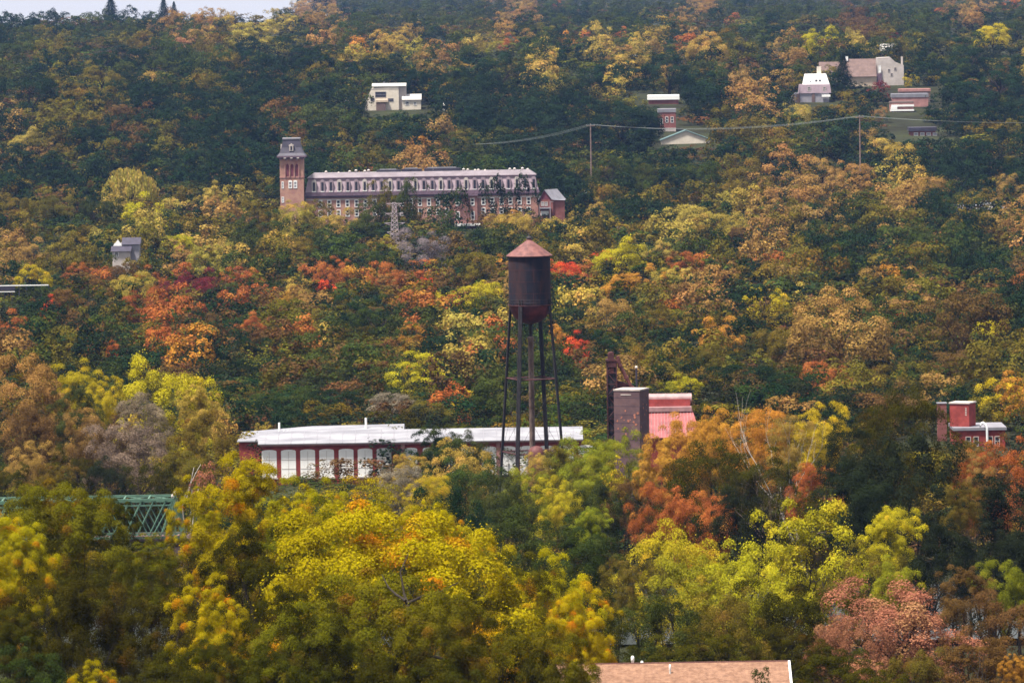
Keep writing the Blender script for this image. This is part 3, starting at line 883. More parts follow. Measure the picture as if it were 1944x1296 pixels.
# ---------------------------------------------------------------- houses among the trees
def gable_house(px, py0, py1, Y, wpx, dep, name, lab, wall, roof, roofh=.4, axis='x', wins=(), cat='house', eave=None):
    """py0 ridge, py1 foot in the photo; ridge along x ('x') or towards the camera ('y')"""
    S = Spot(name, px, py1, Y, lab, cat); e = S.e
    hw = (S.X(px+wpx/2, py1)-S.X(px-wpx/2, py1))/2; x0 = S.X(px, (py0+py1)/2)
    zr = S.Z(px, py0); ze = zr - (zr-S.Z(px, py1))*roofh
    zb = min(-1, S.Z(px, py1)-1)
    if axis == 'x':
        MB().prismx([(0, zb), (dep, zb), (dep, ze), (dep/2, zr-.1), (0, ze)], x0-hw+.3, x0+hw-.3).build('wall', M[wall], e)
        MB().prismx([(-.5, ze-.15), (-.5, ze+.1), (dep/2, zr+.12), (dep+.5, ze+.1), (dep+.5, ze-.15), (dep/2, zr-.05)], x0-hw, x0+hw).build('roof', M[roof], e)
    else:
        MB().prism([(x0-hw+.3, zb), (x0+hw-.3, zb), (x0+hw-.3, ze), (x0, zr-.1), (x0-hw+.3, ze)], 0, dep).build('wall', M[wall], e)
        MB().prism([(x0-hw-.1, ze-.3), (x0, zr-.1), (x0+hw+.1, ze-.3), (x0+hw+.1, ze-.05), (x0, zr+.15), (x0-hw-.1, ze-.05)], -.5, dep+.3).build('roof', M[roof], e)
    for wx, wy, ww, wh in wins:
        x, z = S.L(wx, wy); window(e, x, z, ww, wh, 0, M['white'], M['glass'], fr=.15)
    return S
def block_house(px0, px1, py0, py1, Y, dep, name, lab, wall, cap, wins=(), capz=.35, wm='glass', fm='white', cat='house', over=.2):
    S = Spot(name, (px0+px1)/2, py1, Y, lab, cat); e = S.e
    x0, x1 = S.X(px0, (py0+py1)/2), S.X(px1, (py0+py1)/2)
    zt = S.Z((px0+px1)/2, py0); zb = min(-1, S.Z((px0+px1)/2, py1)-1)
    MB().box(x0, x1, 0, dep, zb, zt-capz).build('wall', M[wall], e)
    MB().box(x0-over, x1+over, -over, dep+over, zt-capz, zt).build('roof', M[cap], e)
    for wx, wy, ww, wh in wins:
        x, z = S.L(wx, wy); window(e, x, z, ww, wh, 0, M[fm], M[wm], fr=.15, bars=0)
    return S

def build_white_house():
    Y = base_depth(750, 210, 2500) or 2900
    S = Spot('white_house', 750, 208, Y, 'large white house with dark windows and a low right wing, on the wooded hill', 'house'); e = S.e
    X, Z = S.X, S.Z
    x0, x1 = X(699, 182), X(771, 182); zt = Z(735, 159); xs = X(757, 182)
    b = MB(); b.prism([(x0, -3), (xs, -3), (xs, zt-1.3), (x0+1.8, zt-2.2), (x0, Z(700, 182))], 0, 12); b.build('wall', M['cream'], e)
    MB().box(xs+.002, x1, 1.2, 12, -3, zt-.3).build('side_wall', M['stone'], e)
    r = MB(); r.prismx([(-.3, zt-1.3), (.2, zt-.5), (2.5, zt), (12.3, zt), (12.3, zt-.3), (2.5, zt-.3)], X(706, 160), x1+.1); r.build('roof', M['creamroof'], e)
    MB().box(x0+1.2, xs, -.06, .0, Z(735, 170), Z(735, 168.8)).build('band', M['stone'], e)
    for a, b_, c, d in ((712, 733, 174.5, 185.5), (736, 747, 187, 193), (703, 711, 186, 192)):
        xa, xb = X(a, c), X(b_, c)
        f = window(e, (xa+xb)/2, Z(a, d), xb-xa, Z(a, c)-Z(a, d), 0, M['greywall'], M['glass'], fr=.12, bars=0)
    MB().box(X(714, 190), X(737, 190), -2.2, -.01, Z(720, 194), Z(720, 190)).build('porch_roof', M['tan'], e)
    MB().box(X(714, 190), X(732, 190), -2.0, -.02, -3, Z(720, 195)).build('porch', M['brownroof'], e)
    MB().box(x0-1.6, x0-.002, 1, 8, -3, Z(700, 187)).build('left_annex', M['stone'], e)
    w = MB(); w0, w1 = X(764, 195), X(799, 195); w.box(w0, w1, -1.5, 7, -3, Z(780, 189.5)); w.build('wing', M['cream'], e)
    q = MB(); q.prismx([(-2, Z(780, 190)-.1), (-2, Z(780, 189.5)+.15), (3, Z(780, 179)), (7.5, Z(780, 186)), (7.5, Z(780, 187))], w0-.2, w1+.3); q.build('wing_roof', M['creamroof'], e)
    window(e, X(773, 195), Z(773, 200), 1.9, 1.9, -1.5, M['white'], M['glass'], fr=.15)
    window(e, X(788, 195), Z(788, 200), 1.4, 1.6, -1.5, M['white'], M['glass'], fr=.15)
    MB().tube([(X(729, 160), 5, zt), (X(729, 160), 5, zt+.7)], .35, 8).build('chimney_pot', M['greyroof'], e)
    # small statue-like white ornament beside it and a flowery shed
    Y2 = base_depth(843, 211, 2500) or 2850
    S2 = Spot('garden_fountain', 843, 210, Y2, 'little white garden ornament right of the white house', 'ornament')
    MB().lathe([(1.5, -.5), (1.5, .4), (.4, .5), (.3, 2.2), (.8, 2.5), (.3, 2.9), (.35, 3.4), (.05, 3.9)], 12).build('basin', M['white'], S2.e)
    block_house(645, 664, 185, 200, (base_depth(655, 200, 2500) or 2900)+8, 5, 'garden_shed', 'small pinkish shed in the trees left of the white house', 'brickpink', 'stone', [(655, 196, 1.2, 1.5)], cat='shed')
build_white_house()

def build_right_houses():
    Yb = base_depth(1550, 196, 2500) or 2850
    S = Spot('grey_mansard_house', 1550, 194, Yb, 'white-topped house with a grey mansard storey, left of the dark spruce', 'house'); e = S.e; X, Z = S.X, S.Z
    MB().box(X(1513, 185), X(1574, 185), 0, 12, -3, Z(1550, 177)).build('wall', M['greywall'], e)
    m_ = MB(); m_.frust((X(1517, 185), X(1578, 185), -.4, 12), (X(1519, 185), X(1576, 185), .3, 11), Z(1550, 177), Z(1550, 160.5)); m_.build('mansard_roof', M['slatelav'], e)
    u = MB(); u.frust((X(1525, 150), X(1575, 150), 2, 10), (X(1529, 150), X(1569, 150), 3, 9), Z(1550, 160.5), Z(1550, 141)); u.build('white_storey', M['white'], e)
    MB().box(X(1552, 132), X(1560, 132), 5, 7, Z(1556, 142), Z(1556, 127)).build('chimney', M['cream'], e)
    for px in (1536, 1565): window(e, X(px, 170), Z(px, 173.5), 1.6, 2.2, -.2, M['stone'], M['greyroof'], fr=.25)
    for px in (1550, 1557): window(e, X(px, 153), Z(px, 157), 1.1, 1.4, 2.3, M['greyroof'], M['glass'], fr=.15)
    window(e, X(1539, 153), Z(1539, 157.5), .8, .9, 2.3, M['greyroof'], M['glass'], fr=.15)
    MB().box(X(1560, 185), X(1576, 185), -2, -.42, Z(1568, 184), Z(1568, 180)).build('porch_roof', M['white'], e)
    for px in (1512.5, 1541):
        MB().box(X(px, 185), X(px+6, 185), -.25, -.003, -3, Z(px, 178)).build('pilaster', M['brownroof'], e)
    MB().prism([(X(1499, 190), -3), (X(1512, 190), -3), (X(1512, 190), Z(1512, 176)), (X(1499, 190), Z(1499, 186))], 1, 8).build('side_wing', M['greyroof'], e)
    # brown-roofed house with stone gable
    Y2 = (base_depth(1650, 168, 2500) or 3000) + 10
    S = Spot('stone_gable_house', 1650, 168, Y2, 'large brown-roofed house with a pale stone gable end, right of the spruce', 'house'); e = S.e; X, Z = S.X, S.Z
    xa, xb = X(1556, 130), X(1664, 130); zr = Z(1620, 112.5); ze = Z(1620, 146)
    MB().box(xa, xb, 0, 14, -4, ze-.002).build('wall', M['tan'], e)
    r = MB(); r.prismx([(-.8, ze), (6.5, zr), (14, ze)], X(1600, 130), xb); r.prismx([(1.2, ze), (7, Z(1580, 118)), (13, ze)], xa, X(1599.9, 130)); r.build('roof', M['brownroof'], e)
    g = MB(); gx0, gx1 = X(1666, 130), X(1716, 130)
    g.prism([(gx0, -4), (gx1, -4), (gx1, Z(1714, 124)), (X(1700, 122), Z(1700, 118)), (X(1690, 113), Z(1688, 109)), (gx0, Z(1670, 110))], 1, 13)
    g.build('stone_gable', M['stone'], e)
    MB().prism([(X(1664.5, 115), Z(1665, 140)), (X(1674, 130), Z(1674, 140)), (X(1675, 150), -1), (X(1666, 150), -1), (X(1663, 130), Z(1663, 118))], .4, .98).build('dark_porch', M['trim'], e)
    window(e, X(1670, 135), Z(1670, 138), 1.3, 3.6, .38, M['white'], M['white'], fr=.15)
    MB().box(X(1712, 118), X(1715, 118), 4, 6, Z(1713, 126), Z(1713, 108)).build('chimney', M['stone'], e)
    MB().box(X(1607, 112), X(1611, 112), 5, 7, zr-1, Z(1609, 108)).build('chimney', M['white'], e)
    for px, py in ((1688, 137), (1693, 145), (1700, 134)): window(e, X(px, py), Z(px, py), 1.3, 1.5, 1, M['stone'], M['glass'], fr=.15)
    gable_house(1688, 84, 108, (base_depth(1688, 108, 2700) or 3200)+15, 34, 10, 'white_cottage', 'pale cottage with white roof above the stone gable house', 'brickpink', 'creamroof', .6)
    # far small ones
    gable_house(615, 28, 38, (base_depth(615, 39, 3000) or 4000), 13, 6, 'distant_white_house', 'tiny white house among trees near the skyline', 'white', 'white', .5)
    block_house(1203, 1216, 105, 111, (base_depth(1210, 113, 2600) or 3100)+10, 6, 'distant_flat_house', 'tiny white roof between tan trees on the hill', 'white', 'white')
    # white flat roof + brick block + cream gable
    Y3 = base_depth(1262, 205, 2400) or 2800
    block_house(1232, 1288, 181, 206, Y3+20, 12, 'flat_roofed_house', 'house with a bright white flat roof between round green trees', 'brickdark', 'white', capz=2.2, over=.5)
    Y4 = (base_depth(1268, 256, 2300) or 2650)+12
    S = block_house(1250, 1283, 207, 258, Y4, 10, 'brick_row_house', 'narrow dark brick house with white windows above the cream gable', 'brickdark', 'greyroof',
                [(1256, 236, 1.2, 2.6), (1266, 233, 1.3, 2.8), (1276, 233, 1.3, 2.8), (1256, 250, 1.4, 1.6), (1266, 250, 1.4, 1.6), (1276, 250, 1.4, 1.6)], capz=1.6)
    MB().box(S.X(1250, 244), S.X(1283, 244), -.12, -.003, S.Z(1266, 252), S.Z(1266, 243)).build('stone_band', M['stone'], S.e)
    Y5 = base_depth(1295, 276, 2250) or 2520
    gable_house(1302, 248, 278, Y5+4, 96, 14, 'cream_gable_hall', 'wide low cream gabled hall with a dark green roof edge', 'cream', 'greentrim', .58, 'y', cat='hall')
    # terraced brick houses
    Y6 = base_depth(1735, 215, 2400) or 2800
    block_house(1708, 1766, 169, 192, Y6+60, 10, 'terraced_house', 'brick house with a flat pinkish roof, topmost of the stepped brick houses', 'brownroof', 'brickpink', capz=1.3, cat='house')
    block_house(1694, 1762, 178, 205, Y6+35, 10, 'terraced_house', 'brown brick house with grey roof edge, second of the stepped brick houses', 'brickpink', 'greyroof', capz=1.8)
    S = block_house(1691, 1734, 193, 242, Y6+5, 10, 'terraced_house', 'brick house with bright white cornice and porch, lowest of the stepped brick houses', 'brickpink', 'brownroof', capz=.8)
    c = MB(); c.box(S.X(1692, 200), S.X(1735, 200), -.9, -.003, S.Z(1710, 202.5), S.Z(1710, 199)); c.build('cornice', M['white'], S.e)
    c = MB(); c.box(S.X(1690, 208), S.X(1735, 208), -1.2, -.003, S.Z(1710, 211), S.Z(1710, 208)); c.box(S.X(1691, 203), S.X(1703, 203), -1.2, -.003, S.Z(1696, 208), S.Z(1696, 203)); c.build('porch', M['white'], S.e)
    for px in (1700, 1715): window(S.e, S.X(px, 225), S.Z(px, 236), 1.4, 2.2, 0, M['white'], M['glass'], fr=.25)
    Y7 = (base_depth(1752, 262, 2250) or 2560)+10
    block_house(1728, 1776, 242, 268, Y7, 10, 'dark_roofed_brick_house', 'dark-roofed red brick house with a row of white windows behind the tan trees', 'brickdark', 'slatedark',
                [(1739+i*12, 263, 1.9, 2.7) for i in range(4)], capz=1.7, over=.6, wm='greywall')
build_right_houses()

def build_valley_houses():
    S = gable_house(1047, 358, 425, 2190, 48, 11, 'gabled_house', 'small red gabled house with grey roof just right of the mill', 'brickdark', 'greyroof', .0, 'y')
    bpy.data.objects.remove(S.e.children[0] if len(S.e.children) > 9 else S.e.children[0], do_unlink=True)
    for c in list(S.e.children): bpy.data.objects.remove(c, do_unlink=True)
    e = S.e; X, Z = S.X, S.Z
    x0, xm, x1 = X(1024, 385), X(1033, 360), X(1046, 385)
    ze, zr = Z(1035, 379), Z(1035, 361)
    MB().box(x0+.2, x1+.8, 0, 10, -1, ze).build('wall', M['brickdark'], e)
    MB().prism([(x0+.2, ze+.003), (x1, ze+.003), (xm, zr)], 0, .3).build('gable', M['shutter'], e)
    r = MB(); r.add([(x0-.3, -.4, ze-.1), (xm, -.4, zr+.15), (x1+.4, -.4, ze-.1), (x0-.3, 10, ze-.1), (X(1058, 362), 10, zr+.1), (X(1075, 382), 10, ze-.3), (X(1072, 385), 0, ze-.3)],
          [(0, 1, 4, 3), (1, 2, 6, 5, 4), (3, 4, 5)])
    r.build('roof', M['greyroof'], e)
    MB().box(X(1050, 390), X(1072, 390), .5, 9, -1, ze-.35).build('side_wing', M['brickdark'], e)
    for px in (1030, 1037): window(e, X(px, 390), Z(px, 391), 1.2, 1.6, 0, M['stone'], M['greywall'], fr=.2)
    MB().box(x0, x1, -2, -.01, Z(1035, 396), Z(1035, 394)).build('porch_roof', M['greyroof'], e)
    window(e, X(1034, 400), Z(1034, 409), 3.0, 1.7, 0, M['white'], M['white'], fr=.2)
    # grey house at left
    Yh = 1840
    S = Spot('grey_house', 240, 495, Yh, 'half hidden grey and white house between the trees at left', 'house'); e = S.e; X, Z = S.X, S.Z
    MB().box(X(213, 474), X(246, 474), 0, 9, -1, Z(230, 477)).build('wall', M['stone'], e)
    MB().prismx([(-.6, Z(230, 477)), (4.5, Z(230, 468)), (9.6, Z(230, 477))], X(210, 474), X(249, 474)).build('lower_roof', M['slatedark'], e)
    MB().box(X(214, 465), X(262, 465), 4.6, 12, -1, Z(240, 464)).build('upper_wall', M['greywall'], e)
    MB().prism([(X(213, 466), Z(222, 468)), (X(230, 466), Z(222, 468)), (X(222, 458), Z(222, 456))], 4.2, 4.58).build('gable', M['white'], e)
    MB().prismx([(4.0, Z(240, 465)), (8.3, Z(240, 453)), (12.6, Z(240, 465))], X(229, 465), X(265, 465)).build('upper_roof', M['slatedark'], e)
    window(e, X(221, 485), Z(221, 487), 1.4, 1.4, 0, M['white'], M['glass'], fr=.15)
    # low wall/road at left edge
    S = Spot('low_white_railing', 45, 556, 1660, 'low white railing on a dark wall at the left edge behind the maples', 'railing')
    a, b = S.X(-20, 548), S.X(92, 545)
    zt = S.Z(40, 541)
    MB().box(a, b, 0, .3, zt-.25, zt).build('top_rail', M['white'], S.e)
    MB().box(a, S.X(28, 548), .05, .28, S.Z(20, 551), zt-.26).build('dark_panel', M['slatedark'], S.e)
    MB().box(a, S.X(28, 548), 0, .3, S.Z(20, 553)-.2, S.Z(20, 553)).build('bottom_rail', M['white'], S.e)
    p_ = MB()
    for i in range(9): p_.box(a+i*(b-a)/8-.12, a+i*(b-a)/8+.12, .31, .6, -1, zt-.1)
    p_.build('posts', M['slatedark'], S.e)
    # white things glimpsed under the trees
    Yw = 2050
    for i, (px, py, w_, lab) in enumerate(((1282, 377, 13, 'white cottage front glimpsed under dark trees, left of three'), (1312, 376, 6, 'white cottage front glimpsed under dark trees, middle of three'), (1343, 369, 7, 'white cottage front glimpsed under dark trees, right of three'), (1113, 366, 10, 'pale cottage glimpsed between trees right of the gabled house'))):
        gable_house(px, py-4, py+9, (base_depth(px, py+9, 1900) or 2100), w_*1.6, 6, 'cottage', lab, 'white', 'stone', .25, 'y')
    for px, py, lab in ((1182, 436, 'lavender roofed house glimpsed above the yellow trees, left of two'), (1222, 438, 'lavender roofed house glimpsed above the yellow trees, right of two')):
        gable_house(px, py-4, py+8, (base_depth(px, py+8, 1500) or 1900), 22, 7, 'cottage', lab, 'stone', 'greyroof', .3, 'x')
    gable_house(1283, 471, 482, (base_depth(1283, 482, 1500) or 1700), 14, 5, 'cottage', 'small white gable peeping above the red bushes', 'white', 'stone', .4, 'y')
    gable_house(1932, 459, 470, (base_depth(1932, 470, 1500) or 1780), 20, 7, 'cottage', 'white cottage glimpsed near the right edge', 'white', 'greyroof', .4, 'x')
    # cars on the right
    def car(px, py, Y, lab):
        S = Spot('parked_car', px, py, Y, lab, 'car', 'white cars parked on the right'); e = S.e
        g = W(px, py, Y); S.e.location.z = g.z-.2
        b = MB(); b.prism([(-2.2, .35), (2.2, .35), (2.25, .75), (1.5, .95), (-2.1, 1.0), (-2.25, .7)], -.9, .9); b.build('body', M['carpaint'], e)
        b = MB(); b.prism([(-1.7, 1.0), (1.2, .95), (.6, 1.45), (-1.2, 1.48)], -.78, .78); b.build('cabin', M['glass'], e)
        MB().box(-1.1, .5, -.7, .7, 1.48, 1.53).build('roof', M['carpaint'], e)
        for sx in (-1.4, 1.4):
            for sy in (-.93, .75): 
                w = MB(); w.tube([(sx, sy, .35), (sx, sy+.2, .35)], .35, 14); w.build('wheel', M['tyre'], e)
        bs = MB(); bs.box(-3, 3, -1.6, 1.6, -4, -.02)
    car(1856, 391, 2190, 'white parked car glimpsed at the right, left of two'); car(1872, 388, 2215, 'white parked car glimpsed at the right, right of two')
    S = Spot('parking_terrace', 1864, 395, 2205, 'grey retaining terrace carrying the two white cars', 'terrace')
    q = W(1864, 391, 2200); MB().box(-9, 9, -22, 22, -2, q.z-.35-S.o.z).build('slab', M['greyroof'], S.e)
build_valley_houses()

# ---------------------------------------------------------------- leafless trees
def bare_tree(px, yt, w, Y, seed, mt, lab, depth=4, name='bare_tree', rad=.02, spread=.42, lean=0, L0=.3, fork=3, up=.9):
    p = W(px, yt, Y); g = gz(p.x, Y); h = p.z-g
    e = empty(name, (p.x, Y, g), lab, 'bare tree')
    wm = w*Y/F
    r = np.random.default_rng(seed); t = MB()
    b0 = Vector((0, 0, -.5)); b1 = Vector((lean*.3, 0, h*.25))
    t.tube([b0, b1], [rad*h*1.3, rad*h], 8); t.build('trunk', M[mt], e)
    br = MB()
    for i in range(fork):
        a = i*6.283/fork + r.uniform(-.4, .4)
        d = Vector((math.cos(a)*.55*wm/h*1.6+lean*.04, math.sin(a)*.4*wm/h*1.6, up)).normalized()
        branch_tubes(br, r, b1.copy(), d, h*L0, rad*h*.62, depth, spread, 4)
    br.build('branches', M[mt], e)
# ---------------------------------------------------------------- tree meshes
def crown_arrays(seed, nb, nleaf, leaf, form='round'):
    """leaf faces of one crown: unit width, unit height (z 0..1); returns verts, clump value, leaf value"""
    r = np.random.default_rng(seed)
    sz = (30.0/nb)**0.36
    # a few big lobes first, then the billows on them
    nl = 7 if form != 'big' else 11
    la = r.uniform(0, 6.283, nl); lobes = []
    for i in range(nl):
        q = r.uniform(0.10, 0.27); 
        lobes.append((math.cos(la[i])*q, math.sin(la[i])*q, r.uniform(0.30, 0.66), r.uniform(0.17, 0.27)))
    lobes.append((0, 0, 0.60, 0.27))
    if form == 'dome': lobes = [(0, 0, 0.44, 0.38)] + [(x*0.95, y*0.95, 0.30+0.6*(z-0.3), q*0.95) for x, y, z, q in lobes[:6]]
    if form == 'flat': lobes = [(x*1.25, y*1.25, 0.52+0.3*(z-0.5), q*0.95) for x, y, z, q in lobes]
    if form == 'tall': lobes = [(x*0.75, y*0.75, 0.12+0.72*r.uniform(), q*0.85) for x, y, z, q in lobes]
    if form == 'lobed': lobes = [(x*1.1, y*1.1, r.uniform(0.25, 0.72), q*0.62) for x, y, z, q in lobes*2]
    cs = []; rb = []
    while len(cs) < nb:
        x, y, z, q = lobes[r.integers(len(lobes))]
        d = r.normal(size=3); d /= np.linalg.norm(d)
        if d[2] < -0.8: continue
        k = r.uniform(0.6, 1.08)
        cs.append((x+d[0]*q*k, y+d[1]*q*k, z+d[2]*q*k*1.05)); rb.append(r.uniform(0.065, 0.135)*sz)
    cs = np.array(cs); rb = np.array(rb)
    cval = r.uniform(0, 1, nb)
    # patches that have turned more than the rest
    P = []; N = []; CV = []
    need = nleaf
    pr = rb**2; pr /= pr.sum()
    ctr = np.array([0, 0, 0.42])
    while need > 0:
        k = int(need*2.0) + 50
        b = r.choice(nb, k, p=pr)
        out = cs[b]-ctr; out /= (np.linalg.norm(out, axis=1)[:, None]+1e-6)
        d = r.normal(size=(k, 3)); d /= np.linalg.norm(d, axis=1)[:, None]
        d = d + 0.55*out + np.array([0, 0, 0.40]); d /= np.linalg.norm(d, axis=1)[:, None]
        rad = rb[b]*(0.70 + 0.40*r.uniform(0, 1, k)**0.7)
        if form == 'big': rad = rb[b]*r.uniform(0.7, 1.08, k)
        stray = r.uniform(0, 1, k) < (0.10 if form == 'big' else 0.10)
        rad = np.where(stray, rad*r.uniform(1.1, 1.9 if form == 'big' else 1.6, k), rad)
        p = cs[b] + d*rad[:, None]*np.array([1, 1, 0.85])
        keep = p[:, 2] > 0.0
        if nb < 80:
            for j in range(0, nb):
                q = np.linalg.norm((p-cs[j])/np.array([1, 1, .85]), axis=1)
                keep &= ~((q < rb[j]*0.55) & (b != j))
        for x, y, z, q in lobes:      # nothing is seen deep inside a lobe
            keep &= np.linalg.norm(p-np.array([x, y, z]), axis=1) > q*0.50
        p = p[keep][:need]; d2 = d[keep][:need]; b2 = b[keep][:need]
        P.append(p); N.append(d2); CV.append(cval[b2])
        need -= len(p)
    P = np.concatenate(P); N = np.concatenate(N); CV = np.concatenate(CV)
    n = len(P)
    zt, zb = np.percentile(P[:, 2], 99.7), np.percentile(P[:, 2], 0.5)
    P[:, 2] = (P[:, 2]-zb)/(zt-zb)
    for ax_ in (0, 1):
        lo, hi = np.percentile(P[:, ax_], 0.8), np.percentile(P[:, ax_], 99.2)
        P[:, ax_] = (P[:, ax_]-lo)/(hi-lo) - 0.5
    nn = N*1.0 + r.normal(size=(n, 3))*(0.30 if form == 'dome' else 0.38) + np.array([0, 0, 0.12]); nn /= np.linalg.norm(nn, axis=1)[:, None]
    t = np.cross(nn, r.normal(size=(n, 3))); t /= np.linalg.norm(t, axis=1)[:, None]
    s = np.cross(nn, t)
    L = leaf*r.uniform(0.5, 1.5, n)[:, None]
    wd = L*r.uniform(0.55, 0.95, n)[:, None]
    fold = nn*L*r.uniform(-0.25, 0.25, n)[:, None]
    V = np.stack([P - t*L/2, P + s*wd/2 + fold, P + t*L/2, P - s*wd/2 + fold], 1)      # n,4,3
    lv = np.clip(r.normal(0.5, 0.22, n), 0, 1)
    CV = np.clip(CV*0.62 + 0.38*(0.5+0.5*np.sin(P[:, 0]*8+seed)*np.cos(P[:, 1]*7+seed*1.3+P[:, 2]*5)), 0, 1)
    return V, CV, lv

def conifer_arrays(seed, nleaf, leaf):
    r = np.random.default_rng(seed)
    z = r.uniform(0, 1, nleaf)**1.35
    tier = np.mod(z*9 + r.normal(0, 0.06, nleaf), 1)
    a = r.uniform(0, 6.283, nleaf)
    branch = 0.75 + 0.25*np.sin(a*7 + np.floor(z*9)*2.3 + seed)
    rad = (1-z)**0.85*0.60*(1.0 - 0.35*tier)*branch*r.uniform(0.45, 1.05, nleaf) + 0.02
    P = np.stack([np.cos(a)*rad, np.sin(a)*rad, z], 1)
    nn = np.stack([np.cos(a), np.sin(a), np.full(nleaf, 0.9)], 1) + r.normal(size=(nleaf, 3))*0.5
    nn /= np.linalg.norm(nn, axis=1)[:, None]
    t = np.cross(nn, r.normal(size=(nleaf, 3))); t /= np.linalg.norm(t, axis=1)[:, None]; s = np.cross(nn, t)
    L = leaf*r.uniform(0.6, 1.3, nleaf)[:, None]
    V = np.stack([P-t*L/2, P+s*L*0.35, P+t*L/2, P-s*L*0.35], 1)
    return V, r.uniform(0.2, 0.6, nleaf), r.uniform(0.2, 0.8, nleaf)

def willow_arrays(seed, nstr, leaf):
    r = np.random.default_rng(seed)
    Vs = []; 
    for i in range(nstr):
        a = r.uniform(0, 6.283); q = 0.5*math.sqrt(r.uniform(0.02, 1))
        top = 0.97 - 0.75*(q/0.5)**2*0.55 + r.normal(0, 0.03)
        ln = r.uniform(0.15, 0.5)*(0.4+q)
        k = int(8 + ln*50)
        zz = top - np.linspace(0, ln, k)
        P = np.stack([np.cos(a)*q + r.normal(0, 0.012, k), np.sin(a)*q + r.normal(0, 0.012, k), zz], 1)
        Vs.append((P, np.full(k, r.uniform(0.2, 1))))
    P = np.concatenate([v[0] for v in Vs]); cv = np.concatenate([v[1] for v in Vs])
    n = len(P)
    nn = P*np.array([1, 1, 0]) + r.normal(size=(n, 3))*0.25 + np.array([0, 0, 0.1]); nn /= np.linalg.norm(nn, axis=1)[:, None]
    t = np.tile([0, 0, 1.], (n, 1)) + r.normal(size=(n, 3))*0.25; t /= np.linalg.norm(t, axis=1)[:, None]; s = np.cross(nn, t)
    L = leaf*r.uniform(0.7, 1.3, n)[:, None]
    return np.stack([P-t*L, P+s*L*0.4, P+t*L, P-s*L*0.4], 1), cv, r.uniform(0.2, 0.8, n)

def leaf_mesh(name, V, cv, lv, mt):
    n = len(V)
    me = bpy.data.meshes.new(name)
    me.vertices.add(n*4); me.vertices.foreach_set('co', V.astype(np.float32).reshape(-1))
    me.loops.add(n*4); me.loops.foreach_set('vertex_index', np.arange(n*4, dtype=np.int32))
    me.polygons.add(n); me.polygons.foreach_set('loop_start', np.arange(0, n*4, 4, dtype=np.int32))
    me.polygons.foreach_set('loop_total', np.full(n, 4, dtype=np.int32))
    for nm, arr in (('clump', cv), ('leaf', lv)):
        at = me.attributes.new(nm, 'FLOAT', 'FACE'); at.data.foreach_set('value', arr.astype(np.float32))
    me.materials.append(mt)
    me.update(); me.validate()
    return me

def branch_tubes(mb, r, p, d, L, rad, depth, spread=0.6, n=5):
    """one limb and its forks"""
    k = 4
    pts = [p]; q = p.copy(); dd = d.copy()
    for i in range(k):
        dd = (dd + Vector(r.normal(0, 0.13, 3)) + Vector((0, 0, 0.05))).normalized()
        q = q + dd*(L/k); pts.append(q.copy())
    rs = [rad*(1-0.45*i/k) for i in range(k+1)]
    mb.tube(pts, rs, n)
    if depth > 0:
        nf = 2 if depth > 1 else 3
        for j in range(nf + (1 if r.uniform() < 0.4 else 0)):
            nd = (dd + Vector(r.normal(0, spread, 3)) + Vector((0, 0, 0.15))).normalized()
            o = pts[-1] if j < 2 else pts[2]
            branch_tubes(mb, r, o, nd, L*r.uniform(0.6, 0.85), rs[-1]*0.72, depth-1, spread, n)

def trunk_mesh(seed, depth=2, rad=0.028, mt='bark', low=0.32, spread=0.55):
    """unit tree: trunk from 0 to about 0.4 with limbs reaching into the crown"""
    r = np.random.default_rng(seed); mb = MB()
    pts = [Vector((0, 0, -0.06)), Vector((0, 0, 0.02)), Vector((r.normal(0, .008), r.normal(0, .008), low*0.6)), Vector((r.normal(0, .014), r.normal(0, .014), low))]
    mb.tube(pts, [rad*1.5, rad*1.15, rad*0.95, rad*0.85], 8)
    for i in range(4):
        a = i*1.57 + r.uniform(-.4, .4)
        d = Vector((math.cos(a)*0.6, math.sin(a)*0.6, 0.9)).normalized()
        branch_tubes(mb, r, pts[-1], d, r.uniform(0.18, 0.27), rad*0.6, depth, spread)
    me = bpy.data.meshes.new('trunk'); me.from_pydata([tuple(v) for v in mb.v], [], mb.f); me.materials.append(M[mt])
    return me

LOD = {}
def crown(form, lod, i):
    key = (form, lod, i)
    if key not in LOD:
        s = 31*i + {'round': 1, 'flat': 2, 'tall': 3, 'lobed': 4, 'big': 5, 'conifer': 6, 'willow': 7, 'dome': 8}[form] + 100*lod
        cnt, lf, nb = [(1250, 0.047, 24), (11000, 0.0195, 60), (38000, 0.0122, 120), (60000, 0.0105, 200)][lod]
        if form == 'conifer': V, a, b = conifer_arrays(s, int(cnt*1.2), lf*1.1)
        elif form == 'willow': V, a, b = willow_arrays(s, 260 if lod else 60, 0.03)
        else:
            if form == 'big': nb, cnt, lf = 240, 130000, 0.0080
            if form == 'lobed': nb = int(nb*1.5)
            V, a, b = crown_arrays(s, nb, cnt, lf, form)
        LOD[key] = (V, a, b)
    return LOD[key]
MESH = {}
def crown_mesh(form, lod, i):
    k = (form, lod, i)
    if k not in MESH: MESH[k] = leaf_mesh('crown', *crown(form, lod, i), M_LEAF)
    return MESH[k]
TR = [trunk_mesh(s) for s in (1, 2, 3, 4)]
bare_tree(1548, 762, 60, 868, 5, 'palebark', 'dead tree with bleached white branches in front of the gold tree', 3, rad=.011, spread=.35, lean=-6, L0=.30, fork=3)
bare_tree(1470, 872, 95, 808, 9, 'twig', 'grey bare tree in front of the dark trees, left of the blackish giant', 5, rad=.012, L0=.26, fork=4)
bare_tree(350, 835, 20, 900, 15, 'palebark', 'small bleached dead snag in front of the left group', 1, rad=.010, L0=.35, fork=2, up=2)

